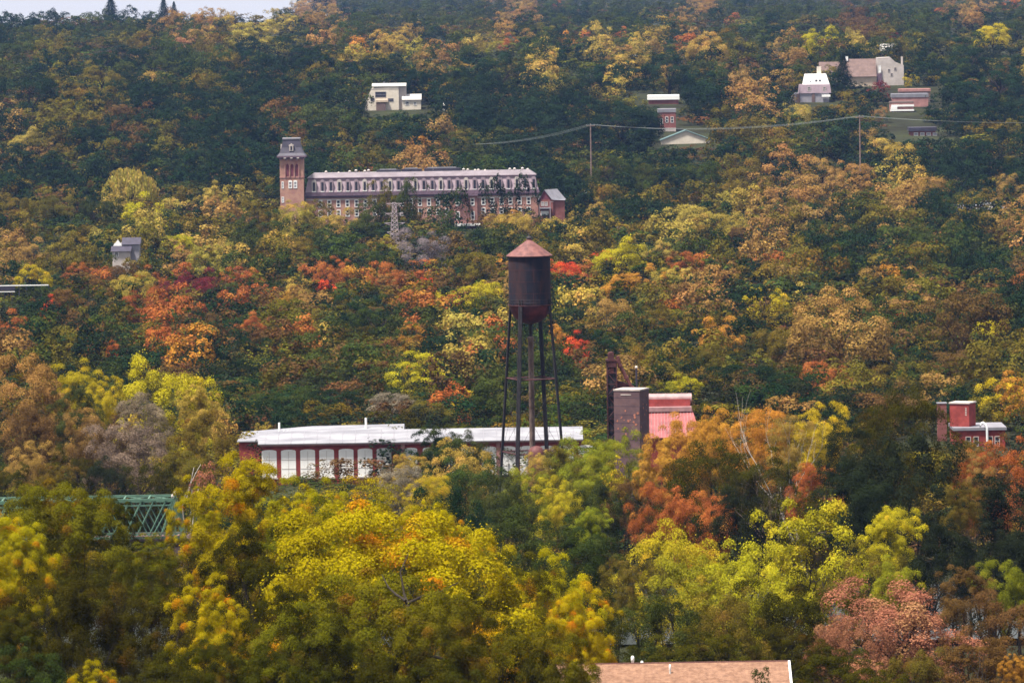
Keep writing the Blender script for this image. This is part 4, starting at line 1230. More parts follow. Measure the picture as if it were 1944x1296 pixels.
PAL = {
 'd': ((0.014, 0.026, 0.010), 'dark green'),
 'g': ((0.042, 0.053, 0.011), 'green'),
 'o': ((0.112, 0.084, 0.012), 'olive'),
 'y': ((0.31, 0.215, 0.042), 'ochre yellow'),
 'Y': ((0.37, 0.285, 0.014), 'yellow'),
 'L': ((0.185, 0.175, 0.012), 'lime green'),
 't': ((0.25, 0.135, 0.04), 'tan'),
 'O': ((0.37, 0.15, 0.024), 'orange'),
 'r': ((0.30, 0.075, 0.024), 'rusty orange'),
 'R': ((0.50, 0.035, 0.022), 'bright red'),
 'b': ((0.10, 0.052, 0.018), 'brown'),
 'm': ((0.12, 0.022, 0.03), 'maroon'),
 'k': ((0.017, 0.022, 0.009), 'blackish green'),
 'p': ((0.27, 0.10, 0.06), 'pinkish brown'),
 'n': ((0.18, 0.14, 0.10), 'grey brown'),
 'q': ((0.17, 0.125, 0.135), 'grey purple leafless'),
 'G': ((0.110, 0.094, 0.005), 'olive gold'),  # darker golden green: shade of the lower foreground put into the colour
 'F': ((0.31, 0.235, 0.004), 'golden green'),
 'f': ((0.044, 0.039, 0.003), 'dark olive'),  # dark foliage, with low foreground shade painted into its colour
}
TURN = {'G': 0.43, 'F': 0.425, 'f': 0.44, 'R': 0.52, 'r': 0.53, 'O': 0.51, 'p': 0.53, 'm': 0.51, 'b': 0.49, 't': 0.49, 'y': 0.47, 'Y': 0.47, 'd': 0.49, 'k': 0.48, 'n': 0.5, 'q': 0.5}
#         one letter per 72 x 72 pixels of the view: which foliage grows there; top two rows paint haze as lighter green
GRID = [
 "ddgdttyytggggtggggtgggbggtg",
 "gogogoddoyttggyyytgotgyoggy",
 "doodddddgggddddddodtdoomddd",
 "todboddbggdtgdddddgoogdtddo",
 "dddtdddddogtgddggggotttytdd",
 "oogyytoyygddgyyoddyyttgtdot",
 "togotygygogbdgoyyyootoddgdb",
 "dgoyrbrbtrOrgytyyytooybtodd",
 "bodordboyggdygdgotoOotttbbd",
 "bdodddobgdgtbdggtdootbobdbo",
 "ttydddgddoydogogggdggtdboob",
 "oodgdgggogggoggogogdoodoodd",
]
def jit(c, s=0.18, rr=random):
    v = rr.uniform(1-s, 1+s)
    return tuple(max(0, min(1, x*v*rr.uniform(1-s*0.5, 1+s*0.5))) for x in c)

def solve(px, yt, w, hk=0.98, lo=6.0, hi=24.0, y0=760, y1=10500):
    """first distance at which a tree this wide in the view, standing on the ground, reaches that high"""
    Y = y0
    while Y < y1:
        p = W(px, yt, Y)
        h = min(hi, max(lo, w*Y/F*hk))
        if p.z <= gz(p.x, Y) + h: return Y, h
        Y += 8 if Y < 2400 else (20 if Y < 4500 else 60)
    return None, None

specs = []
KEEP = [ # windows of the view that must stay clear of anything nearer than the building seen there
 (528, 256, 582, 372, 2180), (580, 318, 700, 372, 2180), (700, 318, 1024, 334, 2180), (815, 330, 1024, 385, 2180), (862, 385, 906, 420, 2180), (636, 370, 700, 392, 2180),
 (1026, 356, 1075, 405, 2170), (700, 158, 806, 204, 2900), (1520, 128, 1582, 192, 2900), (1640, 105, 1716, 150, 3000), (1672, 82, 1706, 104, 3200),
 (1234, 178, 1290, 192, 2960), (1252, 206, 1284, 250, 2790), (1252, 244, 1338, 270, 2730), (1692, 196, 1738, 222, 2900), (1704, 170, 1768, 188, 2960), (1730, 240, 1776, 258, 2760),
 (1112, 234, 1130, 300, 2380), (1622, 218, 1642, 292, 2380), (740, 386, 762, 436, 1950), (215, 445, 268, 488, 1800), (962, 445, 1050, 830, 1060), (940, 580, 1075, 850, 1060),
 (445, 812, 800, 892, 1080), (905, 820, 1040, 885, 1080), (905, 820, 1105, 850, 1080), (1148, 668, 1236, 815, 1050), (1232, 756, 1322, 800, 1060), (1802, 760, 1900, 826, 1160), (1778, 760, 1800, 795, 1160),
 (610, 26, 626, 38, 3900), (755, 435, 858, 476, 1800), (0, 540, 94, 552, 1650), (910, 228, 1944, 276, 2340), (1500, 760, 1570, 880, 900), (1420, 880, 1520, 960, 820)]
def blocked(px, yt, w, hpx, Y):
    for x0, y0, x1, y1, ym in KEEP:
        if Y < ym and px - w*0.5 < x1 and px + w*0.5 > x0 and yt < y1 and yt + hpx > y0: return True
    return False
def T(px, yt, w, code, Y=None, hk=None, form=None, lab=None, hand=True, cat=None, extra=None):
    """a tree whose crown tops out at photo (px, yt) and is w pixels wide"""
    if Y is None:
        for q in range(9):
            Y, h = solve(px, yt, w, hk or 0.98)
            if Y is None: return
            if not blocked(px, yt, w*0.9, h*F/Y*0.9, Y): break
            yt += 6
        else: return
        p = W(px, yt, Y); g = gz(p.x, Y)
        h = p.z - g
        if h < 3: return
    else:
        p = W(px, yt, Y); g = gz(p.x, Y); h = p.z - g
    wm = w*Y/F
    specs.append(dict(px=px, yt=yt, w=w, Y=Y, x=p.x, g=g, h=h, wm=wm, code=code, form=form, hand=hand, lab=lab, hk=hk, extra=extra or {}))

# --- what one sees closest: the slope below the viewpoint
T(745, 958, 500, 'F', 455, form='big', lab='large golden green tree with dark forked limbs, in the middle foreground')
T(1040, 1045, 215, 'F', 470, form='big', lab='golden orange-tipped tree beside the left end of the shingled roof')
T(480, 862, 235, 'F', 500, form='big', lab='tall golden tree in front of the left end of the red factory')
T(655, 905, 180, 'F', 505, form='lobed', lab='golden tree whose thin top stands before the white factory windows')
T(405, 1090, 175, 'F', 440, form='big', lab='short golden green tree, lower left of the big forked tree')
T(125, 915, 250, 'G', 480, form='big', lab='olive gold tree hiding the middle of the green truss bridge')
T(15, 975, 170, 'F', 470, form='big', lab='golden orange tree at the left edge just below the bridge')
T(285, 1010, 130, 'G', 500, form='lobed', lab='olive tree with a narrow tip rising before the bridge end')
T(330, 1090, 240, 'f', 465, form='big', lab='dark olive tree below the right end of the bridge')
T(130, 1090, 260, 'f', 440, form='big', lab='very dark olive tree low in the left foreground')
T(560, 1110, 220, 'f', 430, form='big', lab='dark olive tree at the bottom between two golden trees')
T(180, 1255, 130, 'F', 405, form='big', lab='golden tree top poking up at the bottom left')
T(395, 1190, 180, 'f', 425, form='big', lab='dark green gold tree at the bottom, left of the forked tree')
T(930, 1180, 260, 'f', 430, form='big', lab='dark golden green tree at the bottom, left of the shingled roof')
T(10, 1150, 170, 'f', 430, form='big', lab='dark olive tree in the bottom left corner')
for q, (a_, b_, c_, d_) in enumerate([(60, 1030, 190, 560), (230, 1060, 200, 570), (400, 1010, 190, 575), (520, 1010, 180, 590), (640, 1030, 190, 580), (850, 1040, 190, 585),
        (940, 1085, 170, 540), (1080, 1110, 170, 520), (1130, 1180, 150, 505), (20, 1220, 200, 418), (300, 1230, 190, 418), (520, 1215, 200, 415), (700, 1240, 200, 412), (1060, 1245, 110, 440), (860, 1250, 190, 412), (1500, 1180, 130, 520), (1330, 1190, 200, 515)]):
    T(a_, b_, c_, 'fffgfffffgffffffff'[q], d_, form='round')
T(805, 433, 100, 'q', 1800, form='round', lab='rounded grey-purple bare-crowned tree between the mill and the water tower')
for q, (a_, b_, c_, d_, e_) in enumerate([(600, 950, 260, 490, 'G'), (885, 1003, 200, 475, 'F'), (960, 1050, 200, 462, 'G'), (700, 1090, 330, 438, 'G'), (480, 990, 230, 480, 'f'), (560, 905, 170, 510, 'F'),
        (365, 925, 100, 515, 'F'), (1085, 1120, 150, 455, 'F'), (90, 935, 150, 500, 'G'), (205, 940, 110, 520, 'f'), (590, 1150, 280, 428, 'G'), (830, 1120, 260, 436, 'G'), (1010, 1160, 220, 432, 'G'), (25, 1040, 150, 450, 'F'), (690, 960, 130, 470, 'F'), (800, 955, 150, 468, 'F')]):
    T(a_, b_, c_, e_, d_, form='big')
T(1450, 1262, 45, 'g', 425, form='round', lab='small green bush at the lower edge of the shingled roof')
# --- behind the shingled roof
T(990, 962, 185, 'g', 720, form='round', lab='round blue-green tree just right of the golden forked tree')
T(1095, 985, 150, 'g', 680, form='round', lab='mid green tree left of the lime-topped pair')
T(1120, 962, 70, 'L', 700, form='round', lab='small lime tree top between two green trees')
T(845, 925, 170, 'd', 760, form='flat', lab='dark blackish green tree above the forked tree')
T(1290, 995, 200, 'Y', 660, form='round', lab='wide yellow green tree behind the middle of the shingled roof')
T(1170, 1065, 100, 'o', 600, form='lobed', lab='small olive tree beside the orange-tipped tree')
T(1300, 1055, 190, 'L', 600, form='round', lab='lime green tree second row behind the shingled roof')
T(1420, 1030, 190, 'Y', 640, form='round', lab='yellow gold tree left of the large yellow tree')
T(1240, 1120, 180, 'g', 545, form='round', lab='green tree rising straight behind the white roof vents')
T(1370, 1120, 170, 'o', 550, form='round', lab='olive green tree right behind the shingled roof ridge')
T(1480, 1085, 210, 'f', 560, form='round', lab='dark olive tree left of the pinkish brown tree')
T(1535, 952, 235, 'Y', 660, form='round', lab='large bright yellow tree left of the black-green giant')
T(1690, 962, 110, 'Y', 650, form='round', lab='narrow yellow tree right of the large bright yellow one')
T(1640, 1030, 160, 'o', 620, form='round', lab='olive tree behind the pinkish brown tree')
T(1690, 1055, 110, 'L', 610, form='round', lab='lime green bush right of the olive tree')
T(1690, 1102, 300, 'p', 560, form='flat', lab='broad pinkish brown tree in the lower right')
T(1600, 1165, 150, 'p', 545, form='flat', lab='low pinkish brown shrub beside the roof corner')
T(1825, 1072, 120, 'b', 585, form='round', lab='brown tree with an orange tip, right of the pink one')
T(1905, 1062, 110, 'L', 590, form='round', lab='lime green tree at the right edge')
T(1900, 1120, 170, 'b', 565, form='round', lab='dark brown tree at the right edge below the lime one')
T(1580, 1225, 170, 'f', 500, form='round', lab='dark olive bush right of the white roof edge')
T(1735, 1228, 140, 'o', 500, form='flat', lab='olive yellow bush under the pinkish brown tree')
T(1850, 1205, 180, 'b', 500, form='round', lab='brown bush low in the right corner')
T(1650, 1265, 160, 'f', 470, form='round', lab='dark green bush at the bottom right')
T(1930, 1240, 60, 'O', 480, form='round', lab='small orange bush in the bottom right corner')
# --- right: the dark giants, lens vignette put into their leaf colour too
T(1700, 735, 190, 'f', 790, form='round', lab='tall dark olive tree left of the red brick penthouse')
T(1600, 800, 100, 'k', 770, form='round', lab='blackish tree behind the dead white branches')
T(1710, 830, 245, 'k', 760, form='round', lab='huge blackish green tree in the right middle')
T(1620, 880, 160, 'k', 740, form='round', lab='blackish tree right of the grey bare tree')
T(1880, 900, 240, 'k', 740, form='round', lab='blackish green tree below the red penthouse building')
T(1825, 915, 80, 'o', 700, form='lobed', lab='small olive yellow tree against the blackish giant')
T(1760, 980, 150, 'k', 680, form='round', lab='blackish tree behind the pink tree crown')
T(1900, 985, 140, 'k', 690, form='round', lab='blackish tree above the lime tree at the right edge')
T(1885, 832, 150, 'r', 800, form='flat', lab='rusty orange tree under the red building at right')
T(1908, 822, 56, 'b', 850, form='round', lab='small brown tree before the right end of the red building')
T(1826, 829, 70, 'o', 850, form='round', lab='small olive tree before the left windows of the red building')
T(1840, 850, 90, 't', 790, form='round', lab='tan tree just below the red penthouse building')
# --- orange and yellow group right of the barn
T(1290, 785, 130, 'O', 900, form='round', lab='orange tree overlapping the red barn roof')
T(1360, 775, 120, 'O', 890, form='round', lab='orange tree right of the red barn roof')
T(1250, 830, 90, 'O', 880, form='round', lab='orange bush at the foot of the brown block tower')
T(1440, 775, 120, 'O', 880, form='lobed', lab='yellow orange tree left of the dead white branches')
T(1555, 765, 110, 'Y', 880, form='lobed', lab='gold tree behind the dead white branches')
T(1500, 790, 90, 'y', 870, form='lobed', lab='thin yellow tree between the orange and gold ones')
T(1330, 835, 180, 'f', 860, form='round', lab='dark olive tree beneath the orange crowns')
T(1440, 850, 150, 'f', 850, form='round', lab='dark olive tree above the grey bare tree')
T(1245, 910, 100, 'r', 820, form='round', lab='rusty tree right of the yellow-green group')
T(1330, 925, 130, 'r', 810, form='flat', lab='rusty brown tree low between the dark trees')
T(1400, 925, 130, 'k', 800, form='round', lab='blackish tree left of the grey bare tree')
T(1540, 880, 90, 'r', 830, form='lobed', lab='thin rusty tree right of the grey bare tree')
T(1540, 930, 120, 'f', 780, form='round', lab='dark tree behind the large yellow crown')
# --- in front of the factory
T(1105, 818, 130, 'L', 960, form='round', lab='lime tree in front of the right end of the factory')
T(1185, 815, 110, 'L', 950, form='round', lab='lime tree in front of the brown block tower')
T(1060, 845, 110, 'o', 940, form='round', lab='olive tree right of the tower legs')
T(1120, 862, 110, 'L', 920, form='round', lab='bright lime tree below the block tower')
T(1165, 865, 48, 'Y', 900, form='lobed', lab='small brilliant yellow tree below the block tower')
T(1000, 888, 110, 'L', 900, form='round', lab='lime tree under the tower legs')
T(1060, 905, 90, 'Y', 880, form='lobed', lab='yellow tree low between two lime ones')
T(1130, 915, 120, 'g', 870, form='round', lab='green tree under the brilliant yellow one')
T(1190, 900, 90, 'b', 880, form='round', lab='brown tree left of the rusty one')
T(855, 835, 150, 'y', 950, form='round', lab='pale yellow tree before the factory gap')
T(780, 862, 75, 'y', 930, form='lobed', lab='thin pale yellow tree in front of the factory wall')
T(750, 885, 110, 'n', 900, form='lobed', lab='grey brown tree in front of the factory windows')
T(900, 868, 150, 'g', 900, form='round', lab='green tree below the pale yellow one')
T(810, 905, 90, 'Y', 880, form='lobed', lab='yellow orange tree above the forked tree')
T(960, 905, 110, 'g', 860, form='round', lab='green tree left of the lime one under the tower')
T(1020, 856, 60, 'y', 985, form='round', lab='small ochre tree at the foot of the water tower')
T(850, 796, 120, 'g', 1030, form='dome', lab='green tree growing through the gap in the factory roof')
T(888, 805, 90, 'g', 1035, form='dome', lab='small green tree beside the factory roof')
T(822, 808, 76, 'd', 1030, form='dome', lab='small dark green tree hiding the left side of the roof gap')
# --- left: behind the bridge
T(45, 672, 165, 't', 985, form='round', lab='tall tan and gold tree at the left edge')
T(140, 682, 110, 'Y', 1000, form='round', lab='pale yellow tree top behind the tall tan tree')
T(300, 676, 200, 'Y', 1010, form='round', lab='broad yellow green tree, brightest of the left group')
T(195, 715, 75, 'Y', 990, form='lobed', lab='narrow lime yellow tree left of the broad one')
T(140, 730, 100, 'g', 970, form='round', lab='green tree between the yellow ones at left')
T(155, 775, 100, 't', 960, form='lobed', lab='tan orange tree above the bridge')
T(265, 745, 110, 'n', 975, form='lobed', lab='thin grey brown tree before the broad yellow one')
T(375, 730, 90, 'y', 1000, form='round', lab='ochre tree at the right side of the left group')
T(380, 778, 120, 'o', 960, form='round', lab='olive tree left of the factory wall')
T(424, 778, 48, 'y', 975, form='lobed', lab='ochre sapling touching the factory end wall')
T(200, 790, 110, 'b', 945, form='round', lab='brown tree above the bridge')
T(50, 770, 110, 'b', 955, form='round', lab='brown tree at the left edge above the bridge')
T(250, 805, 140, 'n', 935, form='lobed', lab='large grey brown thin tree above the bridge end')
T(60, 835, 100, 't', 930, form='lobed', lab='tan tree above the hidden part of the bridge')
T(130, 850, 110, 'f', 930, form='round', lab='dark tree above the bridge')
T(345, 845, 110, 'o', 925, form='round', lab='olive tree above the end of the bridge')
T(390, 878, 55, 'p', 900, form='round', lab='small brown tree beside the golden tree')
T(110, 880, 90, 'o', 905, form='lobed', lab='olive yellow tree just above the bridge chord')
T(200, 870, 110, 'k', 915, form='round', lab='blackish tree behind the bridge trusses')
T(290, 880, 110, 'f', 912, form='round', lab='dark tree behind the bridge end post')
T(30, 880, 90, 'f', 910, form='round', lab='dark tree above the bridge at the left edge')
T(420, 920, 120, 'd', 880, form='round', lab='dark green tree right of the bridge end')
T(500, 935, 110, 'd', 860, form='round', lab='dark green tree behind the tall golden tree')
# --- just behind the factory
T(480, 738, 120, 'g', 1230, form='round', lab='green tree behind the left end of the factory roof')
T(560, 735, 135, 'g', 1220, form='round', lab='green tree behind the left roof vent')
T(645, 738, 125, 'd', 1210, form='round', lab='dark green tree behind the factory roof')
T(500, 800, 28, 'y', 1150, form='lobed', lab='tiny yellow tree peeping over the factory roof')
T(782, 668, 110, 'Y', 1260, form='tall', lab='gold tree left of the tower legs')
T(745, 745, 100, 'n', 1200, form='round', lab='grey brown tree behind the right roof vent')
T(810, 752, 110, 'o', 1190, form='round', lab='olive tree left of the yellow cone-shaped one')
T(895, 738, 75, 'Y', 1230, form='tall', lab='yellow tree just left of the tower legs')
T(935, 730, 70, 'L', 1240, form='round', lab='lime tree behind the left tower leg')
T(1100, 735, 100, 'o', 1240, form='round', lab='olive tree right of the tower legs')
T(1000, 725, 90, 'g', 1260, form='round', lab='green tree seen between the tower legs')
T(1420, 692, 170, 'd', 1250, form='round', lab='big round dark green tree right of the red barn')
T(1500, 712, 100, 'd', 1240, form='round', lab='dark green tree beside the big round one')
T(1565, 685, 110, 'r', 1280, form='flat', lab='rusty orange tree above the gold ones')
T(1300, 708, 75, 'Y', 1240, form='round', lab='yellow lime tree behind the barn ridge')
T(1262, 722, 70, 'L', 1230, form='round', lab='lime tree right of the block tower')
T(1240, 690, 60, 'g', 1270, form='round', lab='green tree behind the block tower')
T(1795, 665, 120, 'b', 1300, form='tall', lab='tall brown tree above the red penthouse')
T(1905, 715, 100, 'Y', 1180, form='round', lab='yellow green tree right of the red penthouse')
T(1855, 690, 80, 'o', 1250, form='round', lab='olive tree behind the red penthouse')
T(1655, 695, 120, 'o', 1260, form='round', lab='olive tree behind the tall dark one')
# --- distinct trees of the valley wood
for a in [
 (95, 558, 62, 'R'), (60, 502, 74, 'Y'), (262, 545, 88, 'r'), (160, 522, 120, 'b'), (255, 516, 95, 'y'), (200, 506, 60, 'r'), (335, 515, 70, 'm'),
 (415, 508, 85, 'm'), (440, 505, 50, 'r'), (180, 652, 55, 'r'), (228, 645, 65, 'r'), (380, 640, 50, 'O'), (300, 592, 32, 'Y'), (390, 582, 80, 'b'),
 (625, 487, 75, 'r'), (680, 503, 60, 'O'), (740, 500, 70, 'r'), (790, 492, 60, 'r'), (620, 530, 42, 'R'), (803, 526, 44, 'R'), (565, 530, 80, 'y'),
 (905, 533, 90, 'Y'), (838, 552, 58, 'Y'), (905, 562, 58, 'd'), (985, 510, 90, 't'), (1065, 492, 72, 'R'), (1110, 492, 60, 'r'), (1140, 474, 46, 'R'),
 (1085, 510, 60, 'r'), (1175, 448, 100, 'Y'), (1250, 446, 70, 'y'), (1175, 520, 70, 'O'), (1225, 500, 80, 'O'), (1260, 505, 70, 'y'), (1300, 476, 70, 'r'),
 (1320, 505, 60, 'y'), (1385, 508, 50, 't'), (1095, 628, 78, 'R'), (1052, 615, 62, 'O'), (1372, 600, 88, 'O'), (1590, 545, 180, 't'), (1530, 490, 40, 'O'),
 (1585, 495, 35, 'O'), (1410, 475, 40, 'r'), (1470, 475, 40, 'r'), (1735, 468, 40, 'O'), (1775, 455, 40, 'r'), (1690, 500, 60, 'O'), (1645, 505, 60, 't'),
 (1880, 605, 80, 'Y'), (1700, 585, 50, 'R'), (790, 618, 70, 'O'), (830, 605, 60, 't'), (860, 610, 60, 'b'), (775, 690, 40, 'O'), (715, 560, 110, 'g'),
 (660, 560, 90, 'd'), (1150, 560, 100, 't'), (1235, 575, 90, 'o'), (1450, 545, 90, 'Y'), (905, 478, 90, 'o'), (960, 480, 50, 'O'), (120, 440, 110, 'o'),
 (190, 430, 50, 'y'), (60, 450, 70, 't'), (160, 405, 45, 'g'), (245, 320, 85, 'y'), (285, 365, 95, 'Y'), (400, 343, 70, 'y'), (450, 350, 60, 'y'),
 (350, 350, 60, 'o'), (480, 380, 100, 'o'), (345, 445, 70, 'Y'), (400, 460, 90, 'y'), (105, 360, 80, 'o'), (180, 380, 70, 'g'), (30, 375, 75, 'o'),
 (570, 385, 90, 'y'), (640, 395, 75, 'y'), (500, 400, 100, 'g'), (720, 350, 62, 'o'), (775, 342, 66, 'o'), (930, 335, 42, 'd'), (1000, 332, 40, 'd'),
 (700, 385, 80, 'g'), (845, 393, 55, 'g'), (980, 405, 80, 'y'), (1130, 375, 62, 'y'), (905, 430, 80, 'd'), (560, 440, 80, 'o'), (690, 462, 90, 'g'),
 (735, 445, 50, 'L'), (960, 378, 40, 'd'), (1310, 388, 90, 'y'), (1395, 400, 80, 'y'), (1420, 415, 70, 'b'), (1560, 300, 80, 't'), (1620, 305, 80, 't'),
 (1760, 330, 85, 't'), (1715, 270, 80, 'y'), (1505, 265, 32, 'L'), (1910, 330, 75, 't'), (1820, 335, 32, 't'), (1530, 355, 26, 't'), (1590, 395, 60, 'd'),
 (1240, 300, 90, 'g'), (1160, 295, 80, 'g'), (1330, 305, 90, 'g'), (1420, 300, 100, 'o'), (1090, 300, 55, 'g'), (480, 640, 90, 'd'), (1330, 655, 90, 'o'),
 (1150, 628, 90, 'd'), (1820, 550, 170, 'b'), (1900, 500, 140, 'd'), (1480, 620, 100, 'o'), (1215, 640, 120, 'o'), (960, 600, 60, 'g')]:
    T(*a)
for a in [(722, 342, 66, 'o'), (778, 337, 68, 'g'), (930, 330, 44, 'd'), (998, 327, 44, 'd'), (965, 350, 36, 'd'), (965, 398, 80, 'y'), (842, 388, 56, 'g'), (700, 378, 84, 'g'), (600, 378, 66, 'o'), (760, 385, 80, 'o'), (560, 380, 70, 'y'), (1010, 400, 60, 'o')]:
    T(a[0], a[1], a[2], a[3], 2150)
rk = random.Random(8)
for i in range(23):
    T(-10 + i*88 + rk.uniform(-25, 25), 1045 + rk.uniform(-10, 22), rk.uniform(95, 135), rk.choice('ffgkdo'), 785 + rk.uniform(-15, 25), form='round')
T(252, 476, 60, 'o', 1780)
T(216, 484, 44, 'g', 1780)
for a in [(150, 498, 62, 'r'), (232, 500, 66, 'b'), (292, 503, 66, 'r'), (372, 522, 70, 'm'), (470, 508, 66, 'r'), (525, 497, 60, 'b'), (588, 494, 58, 'r'), (655, 492, 62, 'r'), (712, 496, 60, 'r'), (768, 494, 58, 'r'), (828, 492, 56, 'O'), (340, 498, 56, 'r'),
          (1345, 478, 60, 'r'), (1400, 480, 50, 'b'), (1450, 478, 46, 'r'), (1500, 480, 46, 'r'), (1030, 500, 56, 'r'), (20, 585, 80, 'r'), (540, 545, 70, 'O'), (120, 590, 60, 'b'), (480, 590, 70, 'r')]:
    T(*a)
# --- distinct trees of the hillside
for a in [
 (480, 38, 98, 'y'), (405, 50, 36, 'y'), (350, 70, 40, 'p'), (60, 145, 110, 'd'), (190, 115, 80, 'o'), (175, 150, 40, 'Y'), (195, 80, 90, 'd'), (280, 135, 40, 'y'),
 (740, 52, 70, 'y'), (680, 68, 45, 'O'), (790, 70, 60, 'y'), (860, 60, 60, 'g'), (965, 62, 40, 'r'), (890, 62, 60, 'y'), (1040, 42, 40, 'o'), (1080, 58, 40, 'O'),
 (1110, 57, 26, 'r'), (1178, 50, 30, 'r'), (1240, 30, 60, 'y'), (1300, 62, 50, 'r'), (1175, 85, 45, 't'), (1345, 60, 80, 'y'), (1410, 45, 80, 'g'), (1550, 50, 75, 'Y'),
 (1640, 68, 45, 'y'), (1700, 62, 28, 'm'), (1780, 14, 24, 'r'), (1390, 24, 30, 'r'), (1065, -8, 30, 'r'), (1920, -10, 40, 'r'), (1885, 45, 65, 'Y'), (1480, 52, 50, 'd'),
 (1270, 95, 100, 'd'), (1395, 108, 70, 't'), (1460, 105, 85, 'd'), (1840, 75, 130, 'd'), (1900, 110, 120, 'd'), (1790, 120, 100, 'g'), (1880, 135, 140, 'd'),
 (1820, 195, 110, 'o'), (1885, 245, 130, 'd'), (1845, 60, 60, 'g'), (1745, 95, 50, 'd'), (1660, 148, 75, 'm'), (1730, 140, 30, 'Y'), (1510, 190, 70, 'y'), (1600, 190, 60, 'o'),
 (540, 70, 110, 'd'), (600, 90, 80, 'd'), (640, 135, 50, 'g'), (720, 105, 90, 'd'), (700, 100, 60, 'o'), (780, 125, 80, 'd'), (860, 115, 80, 'd'), (950, 100, 110, 'd'),
 (1100, 130, 100, 'd'), (1180, 145, 130, 'd'), (1190, 180, 130, 'd'), (1320, 180, 80, 'd'), (1060, 100, 60, 'd'), (270, 330, 60, 'd'), (600, 255, 60, 'g'), (650, 250, 60, 'o'),
 (720, 248, 60, 'o'), (795, 258, 45, 'O'), (765, 265, 35, 'O'), (860, 240, 80, 'g'), (50, 240, 70, 'y'), (130, 270, 50, 'o'), (200, 262, 60, 'o'), (890, 245, 60, 'o')]:
    T(*a, extra={'hill': 1})
# conifers
for a in [(30, -8, 40), (100, -10, 36), (210, -6, 60), (310, -4, 45), (330, 3, 30), (435, 2, 26), (475, -2, 26), (520, 0, 24), (355, 5, 22), (1120, 75, 30), (1095, 88, 26),
          (1600, 100, 62), (1505, 425, 32), (1535, 432, 28), (1560, 432, 30), (1455, 300, 30), (1830, 180, 34), (715, 82, 26), (1870, 40, 20), (590, 52, 22), (620, 55, 20), (1240, 105, 30)]:
    T(a[0], a[1], a[2], 'd', form='conifer', hk=1.5)
T(246, 318, 105, 'y', form='willow', hk=0.9, lab='weeping willow with pale drooping branches, left of the mill tower')
specs[-1]['yt'] = 318

# --- fill: the rest of the woods, sized and spaced like the trees around
rf = random.Random(5)
for i in range(34):
    side = i % 2
    T((-90 - rf.uniform(0, 420)) if side else (2030 + rf.uniform(0, 420)), rf.uniform(800, 1150), rf.uniform(110, 180), rf.choice('ffgkdobYF'), None, hand=True, form='round')
for i in range(30):
    side = i % 2
    T((-90 - rf.uniform(0, 420)) if side else (2030 + rf.uniform(0, 420)), 1040 + rf.uniform(-10, 60), rf.uniform(110, 150), rf.choice('ffgkdob'), 785 - rf.uniform(0, 250), form='round')
hands = [(s['px'], s['yt'], s['w'], s['Y']) for s in specs]
y = -30.0
while y < 850:
    k = np.interp(y, [-30, 20, 60, 150, 430, 520, 650, 800], [20, 27, 38, 56, 62, 70, 84, 104])
    x = -440 + rf.uniform(0, k)
    while x < 2400:
        px = x + rf.uniform(-.25, .25)*k; yt = y + rf.uniform(-.5, .5)*k*0.36
        w_ = k*rf.uniform(0.85, 1.55)
        x += k*0.74
        gi = min(len(GRID)-1, max(0, int((yt + 18 + rf.uniform(-20, 20))//72))); gj = min(26, max(0, int((px + rf.uniform(-20, 20))//72)))
        code = GRID[gi][gj]
        u = rf.random()
        if u < 0.10 and yt > 330: code = 'o'
        elif u < 0.10 and yt > 110: code = 'd'
        elif u < 0.20: code = 'g' if yt > 330 or yt < 90 else 'd'  # lighter green near the skyline stands in for haze
        elif u < 0.32: code = 'd'
        elif u < 0.46 and 470 < yt < 780: code = rf.choice('rtbbttyO')
        Y, h = solve(px, yt, w_)
        if Y is None: continue
        hpx = h*F/Y
        if Y < 1130: continue
        if blocked(px, yt, w_, hpx*0.9, Y):
            for f_ in (.7, .5, .35):
                if w_*f_ < 14: break
                Y, h = solve(px, yt, w_*f_)
                if Y and not blocked(px, yt, w_*f_, h*F/Y*.9, Y): w_ *= f_; break
            else: continue
            if w_*f_ < 14 or Y is None or blocked(px, yt, w_, h*F/Y*.9, Y): continue
        near = False
        for hx, hy, hw, hY in hands:
            if abs(px-hx) < hw*0.36 and -0.42*hw < yt-hy < hw*0.22 and abs(hY-Y) < 0.25*Y: near = True; break
        if near: continue
        T(px, yt, w_, code, hand=False)
    y += k*0.30

# trees must not cover what the photo shows of a building: slide those that do out of the way is not
# possible for the listed ones, so only the unlisted were tested above
# ---------------------------------------------------------------- what to say about each tree
MARKS = [('the water tower tank', 1005, 530), ('the water tower legs', 1008, 720), ('the white-roofed factory', 640, 825), ('the brown block tower', 1200, 780),
 ('the red barn roof', 1275, 770), ('the long mansard mill', 800, 345), ('the mill tower', 555, 310), ('the white hillside house', 750, 182), ('the green truss bridge', 170, 950),
 ('the salmon shingled roof', 1310, 1270), ('the red brick penthouse', 1832, 790), ('the lattice pylon', 750, 425), ('the left utility pole', 1121, 270), ('the right utility pole', 1632, 255),
 ('the brown-roofed house', 1650, 130), ('the grey house in the trees', 240, 465), ('the cream gable wall', 1295, 262), ('the small gabled house', 1050, 385),
 ('the purple bare tree', 805, 465), ('the top left skyline', 250, 20), ('the top right corner', 1900, 20), ('the left edge', 20, 600), ('the right edge', 1925, 560), ('the top edge', 1100, 10),
 ('the terraced brick houses', 1715, 215), ('the dead white branches', 1540, 820), ('the low white wall at left', 45, 545)]
